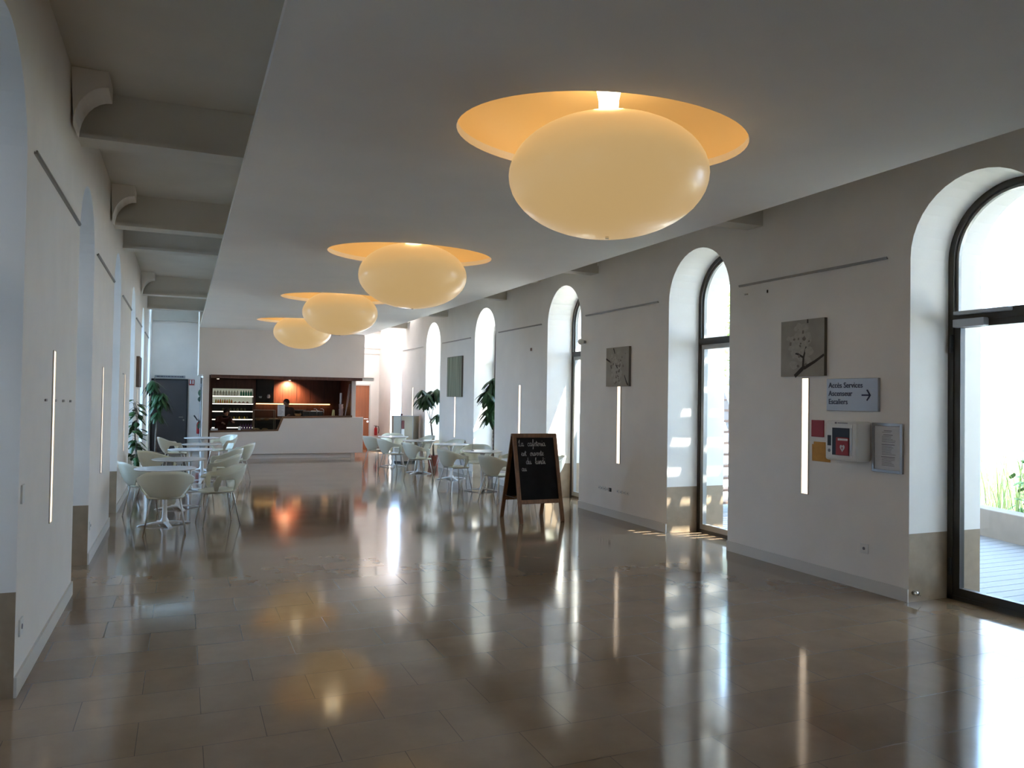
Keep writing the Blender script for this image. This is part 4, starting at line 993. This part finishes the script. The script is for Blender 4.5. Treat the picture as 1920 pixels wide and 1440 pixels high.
# ------------------------------------------------------------------ steel display unit
root = thing('steel_display_unit', 'brushed steel angled display unit between the fifth arch and the far tables', 'display unit', (5.02, 18.35, 0))
plan = [(-.30, .02), (-.15, -.12), (.14, -.12), (.33, .02), (.33, .22), (-.30, .22)]
b = MB(); b.prism([(x, y, .04) for x, y in plan], (0, 0, 1.08)); b.build('unit_body', M['steel'], root)
b = MB(); b.prism([(x*1.04, y*1.04, 1.12) for x, y in plan], (0, 0, .015)); b.build('top_plate', M['framem'], root)
b = MB(); b.prism([(x*.95, y*.95, 0) for x, y in plan], (0, 0, .04)); b.build('plinth', M['black'], root)
for x in (-.15, .14): MB().box(x-.008, x+.008, -.128, -.118, .04, 1.12).build('panel_joint', M['framem'], root)
b = MB(); b.ball((-.10, .05, 1.155), .03, .03, .025, 10, 8); b.build('top_knob', M['brownred'], root)
root = thing('poster_stand', 'small card holder with dark red picture on the steel display unit', 'card holder', (4.90, 18.17, .60))
MB().box(-.035, .035, 0, .006, .22, .42).build('picture_sheet', M['brownred'], root)
MB().box(-.035, .035, 0, .006, -.0, .22).build('paper_sheet', M['paper'], root)

# ------------------------------------------------------------------ outside, right
b = MB(); rnd = random.Random(1)
struct(MB().box(XR+WT, 70, -30, 60, -.35, -.16), 'ground_right', M['gravel'], 'pale sunlit gravel outside the right arches', 'ground')
struct(MB().box(-60, XL-WT, -30, 60, -.35, -.16), 'ground_left', M['lawn'], 'courtyard ground outside the left arches', 'ground')
b = MB(); y = -3.0
while y < 10.4: b.box(XR+WT, 9.6, y, y+.135, -.04, -.006); y += .142
dk = b.build('deck', M['deck']); tag(dk, 'grey boarded terrace deck outside the glazed door', 'deck', kind='structure')
ka, kb = Vector((9.47, 7.65, 0)), Vector((8.27, 3.85, 0)); dd = (kb-ka).normalized(); nn = Vector((-dd.y, dd.x, 0))
ka = ka-dd*3; kb = kb+dd*5
b = MB(); b.prism([ka+Vector((0,0,-.1)), kb+Vector((0,0,-.1)), kb+nn*.25+Vector((0,0,-.1)), ka+nn*.25+Vector((0,0,-.1))], (0, 0, .43))
struct(b, 'trim_kerb', M['concrete'], 'low concrete parapet along edge of the deck', 'parapet', bevel=.012)
# planting beyond the parapet
b = MB(); rnd = random.Random(11)
for _ in range(3200):
    t = rnd.uniform(-2, 9); o_ = rnd.uniform(.5, 3.2); p = ka+dd*t+nn*o_; h = rnd.uniform(.5, 1.35)
    a = rnd.uniform(0, 6.28); q = p+Vector((math.cos(a), math.sin(a), 0))*h*rnd.uniform(.1, .5)+Vector((0, 0, h-.1)); s = Vector((math.sin(a), -math.cos(a), 0))*.006
    p.z = -.15; m_ = (p+q)/2+Vector((0, 0, h*.15))
    v = [b.bm.verts.new(c) for c in (p-s, p+s, m_+s, m_-s, q)]
    b._f(v[:4]); b._f([v[3], v[2], v[4]])
tag(b.build('tall_grass', M['grass'], recalc=False), 'tall pale green grasses growing behind the deck parapet', 'grass', kind='stuff')
def bush(label, x, y, r, h, seed, m='bush', trunk=0):
    rnd = random.Random(seed); root = thing('garden_tree' if trunk else 'garden_shrub', label, 'tree' if trunk else 'shrub', (x, y, -.16))
    b = MB(); b.tube([(0, 0, 0), (.05, 0, trunk/2+.1), (0, 0, trunk+.3)], .05+.03*trunk, 8, .04); b.build('trunk', M['bark'], root)
    b = MB()
    for _ in range(1300):
        u, v, w_ = rnd.gauss(0, .42), rnd.gauss(0, .42), rnd.gauss(0, .42)
        if u*u+v*v+w_*w_ > 1.1: continue
        c = Vector((u*r, v*r, trunk+h/2+w_*h/2)); a = rnd.uniform(0, 6.28)
        leaf(b, c, (math.cos(a), math.sin(a), rnd.uniform(-.6, .6)), .12+.05*trunk, .035+.012*trunk, .3)
    b.build('foliage', M[m], root)
bush('green shrub behind the parapet outside the glazed door', 10.1, 6.0, .7, 1.5, 2)
bush('tall pale tree behind the stair outside the second right arch', 12.5, 15.3, 1.6, 4.0, 3, 'grass', 1.4)
bush('garden tree outside the third right arch', 14, 20, 2.0, 4.0, 4, 'bush', 1.2)
# stair outside the second arch
root = thing('outdoor_stair', 'open-tread outdoor staircase seen through the second right arch', 'stair', (7.2, 9.2, 0))
for i in range(13):
    MB().box(-.35, .75, .0+i*.10-.12, i*.10+.12, .12+i*.165, .155+i*.165).build('tread', M['treadw'], root)
for x in (-.4, .8):
    b = MB(); b.prism([(x, -.15, -.15), (x, .15, -.15), (x, 1.35, 2.2), (x, 1.2, 2.3)], (.04, 0, 0)); b.build('stringer', M['outsteel'], root)
    b = MB(); b.tube([(x, -.15, -.1), (x, -.15, 1.0), (x, 1.3, 3.2)], .02, 6); b.build('handrail', M['outsteel'], root)
# slatted canopy over terrace
struct(MB().box(XR+WT+.05, 12.5, -9, 5.9, 3.85, 3.95), 'trim_canopy', M['outwhite'], 'white canopy slab over the deck', 'canopy')
b = MB(); y = 5.95
while y < 8.0: b.box(XR+WT+.05, 9.4, y, y+.105, 3.87, 3.90); y += .135
for x in (6.9, 7.5, 8.6): b.box(x, x+.12, 5.9, 8.1, 3.90, 4.0)
struct(b, 'trim_slats', M['outwhite'], 'slatted part of the canopy over the outdoor stair', 'canopy')
struct(MB().box(7.05, 9.4, 8.05, 12.0, 3.85, 3.95).box(6.75, 9.4, 12.0, 15.2, 3.95, 4.05).box(XR+WT+.25, 8.4, 15.2, 17.9, 3.85, 3.95), 'trim_canopy_far', M['outwhite'], 'farther canopy slabs outside the right wall', 'canopy')
for y in (4.6, 7.9, 12.0, 15.2):
    tag(MB().box(9.2, 9.32, y, y+.12, -.16, 3.86).build('canopy_post', M['outsteel']), 'slim outdoor canopy post outside the %s' % {4.6:'glazed door',7.9:'second right arch',12.0:'third right arch',15.2:'fourth right arch',18.3:'fifth right arch'}[y], 'post', 'slim posts holding the outdoor canopy')
root = thing('outdoor_screen', 'pale steel trellis screen beyond the deck outside the glazed door', 'screen', (12, 7.6, 0))
for i in range(7): MB().box(-.04, .04, -3+i*1.0, -2.92+i*1.0, -.16, 3.55).build('screen_post', M['outsteel'], root)
MB().box(-.05, .05, -3.2, 3.6, 2.33, 2.45).build('screen_rail', M['outsteel'], root)
struct(MB().box(XL-WT, XR+WT, Y0-.2, 16.0, ZU+.31, 11), 'wall_added_storeys', M['facade'], 'unseen upper storeys added above the hall to shade the left courtyard', 'building')  # unseen mass added to keep sun off the courtyard side
struct(MB().box(XR+WT, 12.5, -2.4, -2.1, -.2, 3.85), 'wall_added_wing', M['facade'], 'grey side wing added unseen behind the camera to dim the terrace light', 'building')  # unseen blocker added to darken the nearest right arch
struct(MB().box(-30, 40, -40, Y0-.3, -.35, -.05), 'ground_behind', M['gravel'], 'pale paving outside the entrance behind the camera', 'ground')
struct(MB().box(-5.1, -4.6, -14, 13.0, -.2, 12.5), 'wall_added_facade', M['facade'], 'grey facade added unseen across the courtyard to dim the near left arches', 'building')  # unseen blocker added to cut sky light on the near left jambs
struct(MB().box(26, 27, -20, 50, -.2, 9), 'wall_opposite', M['outwhite'], 'white building facade far beyond the terrace', 'building')
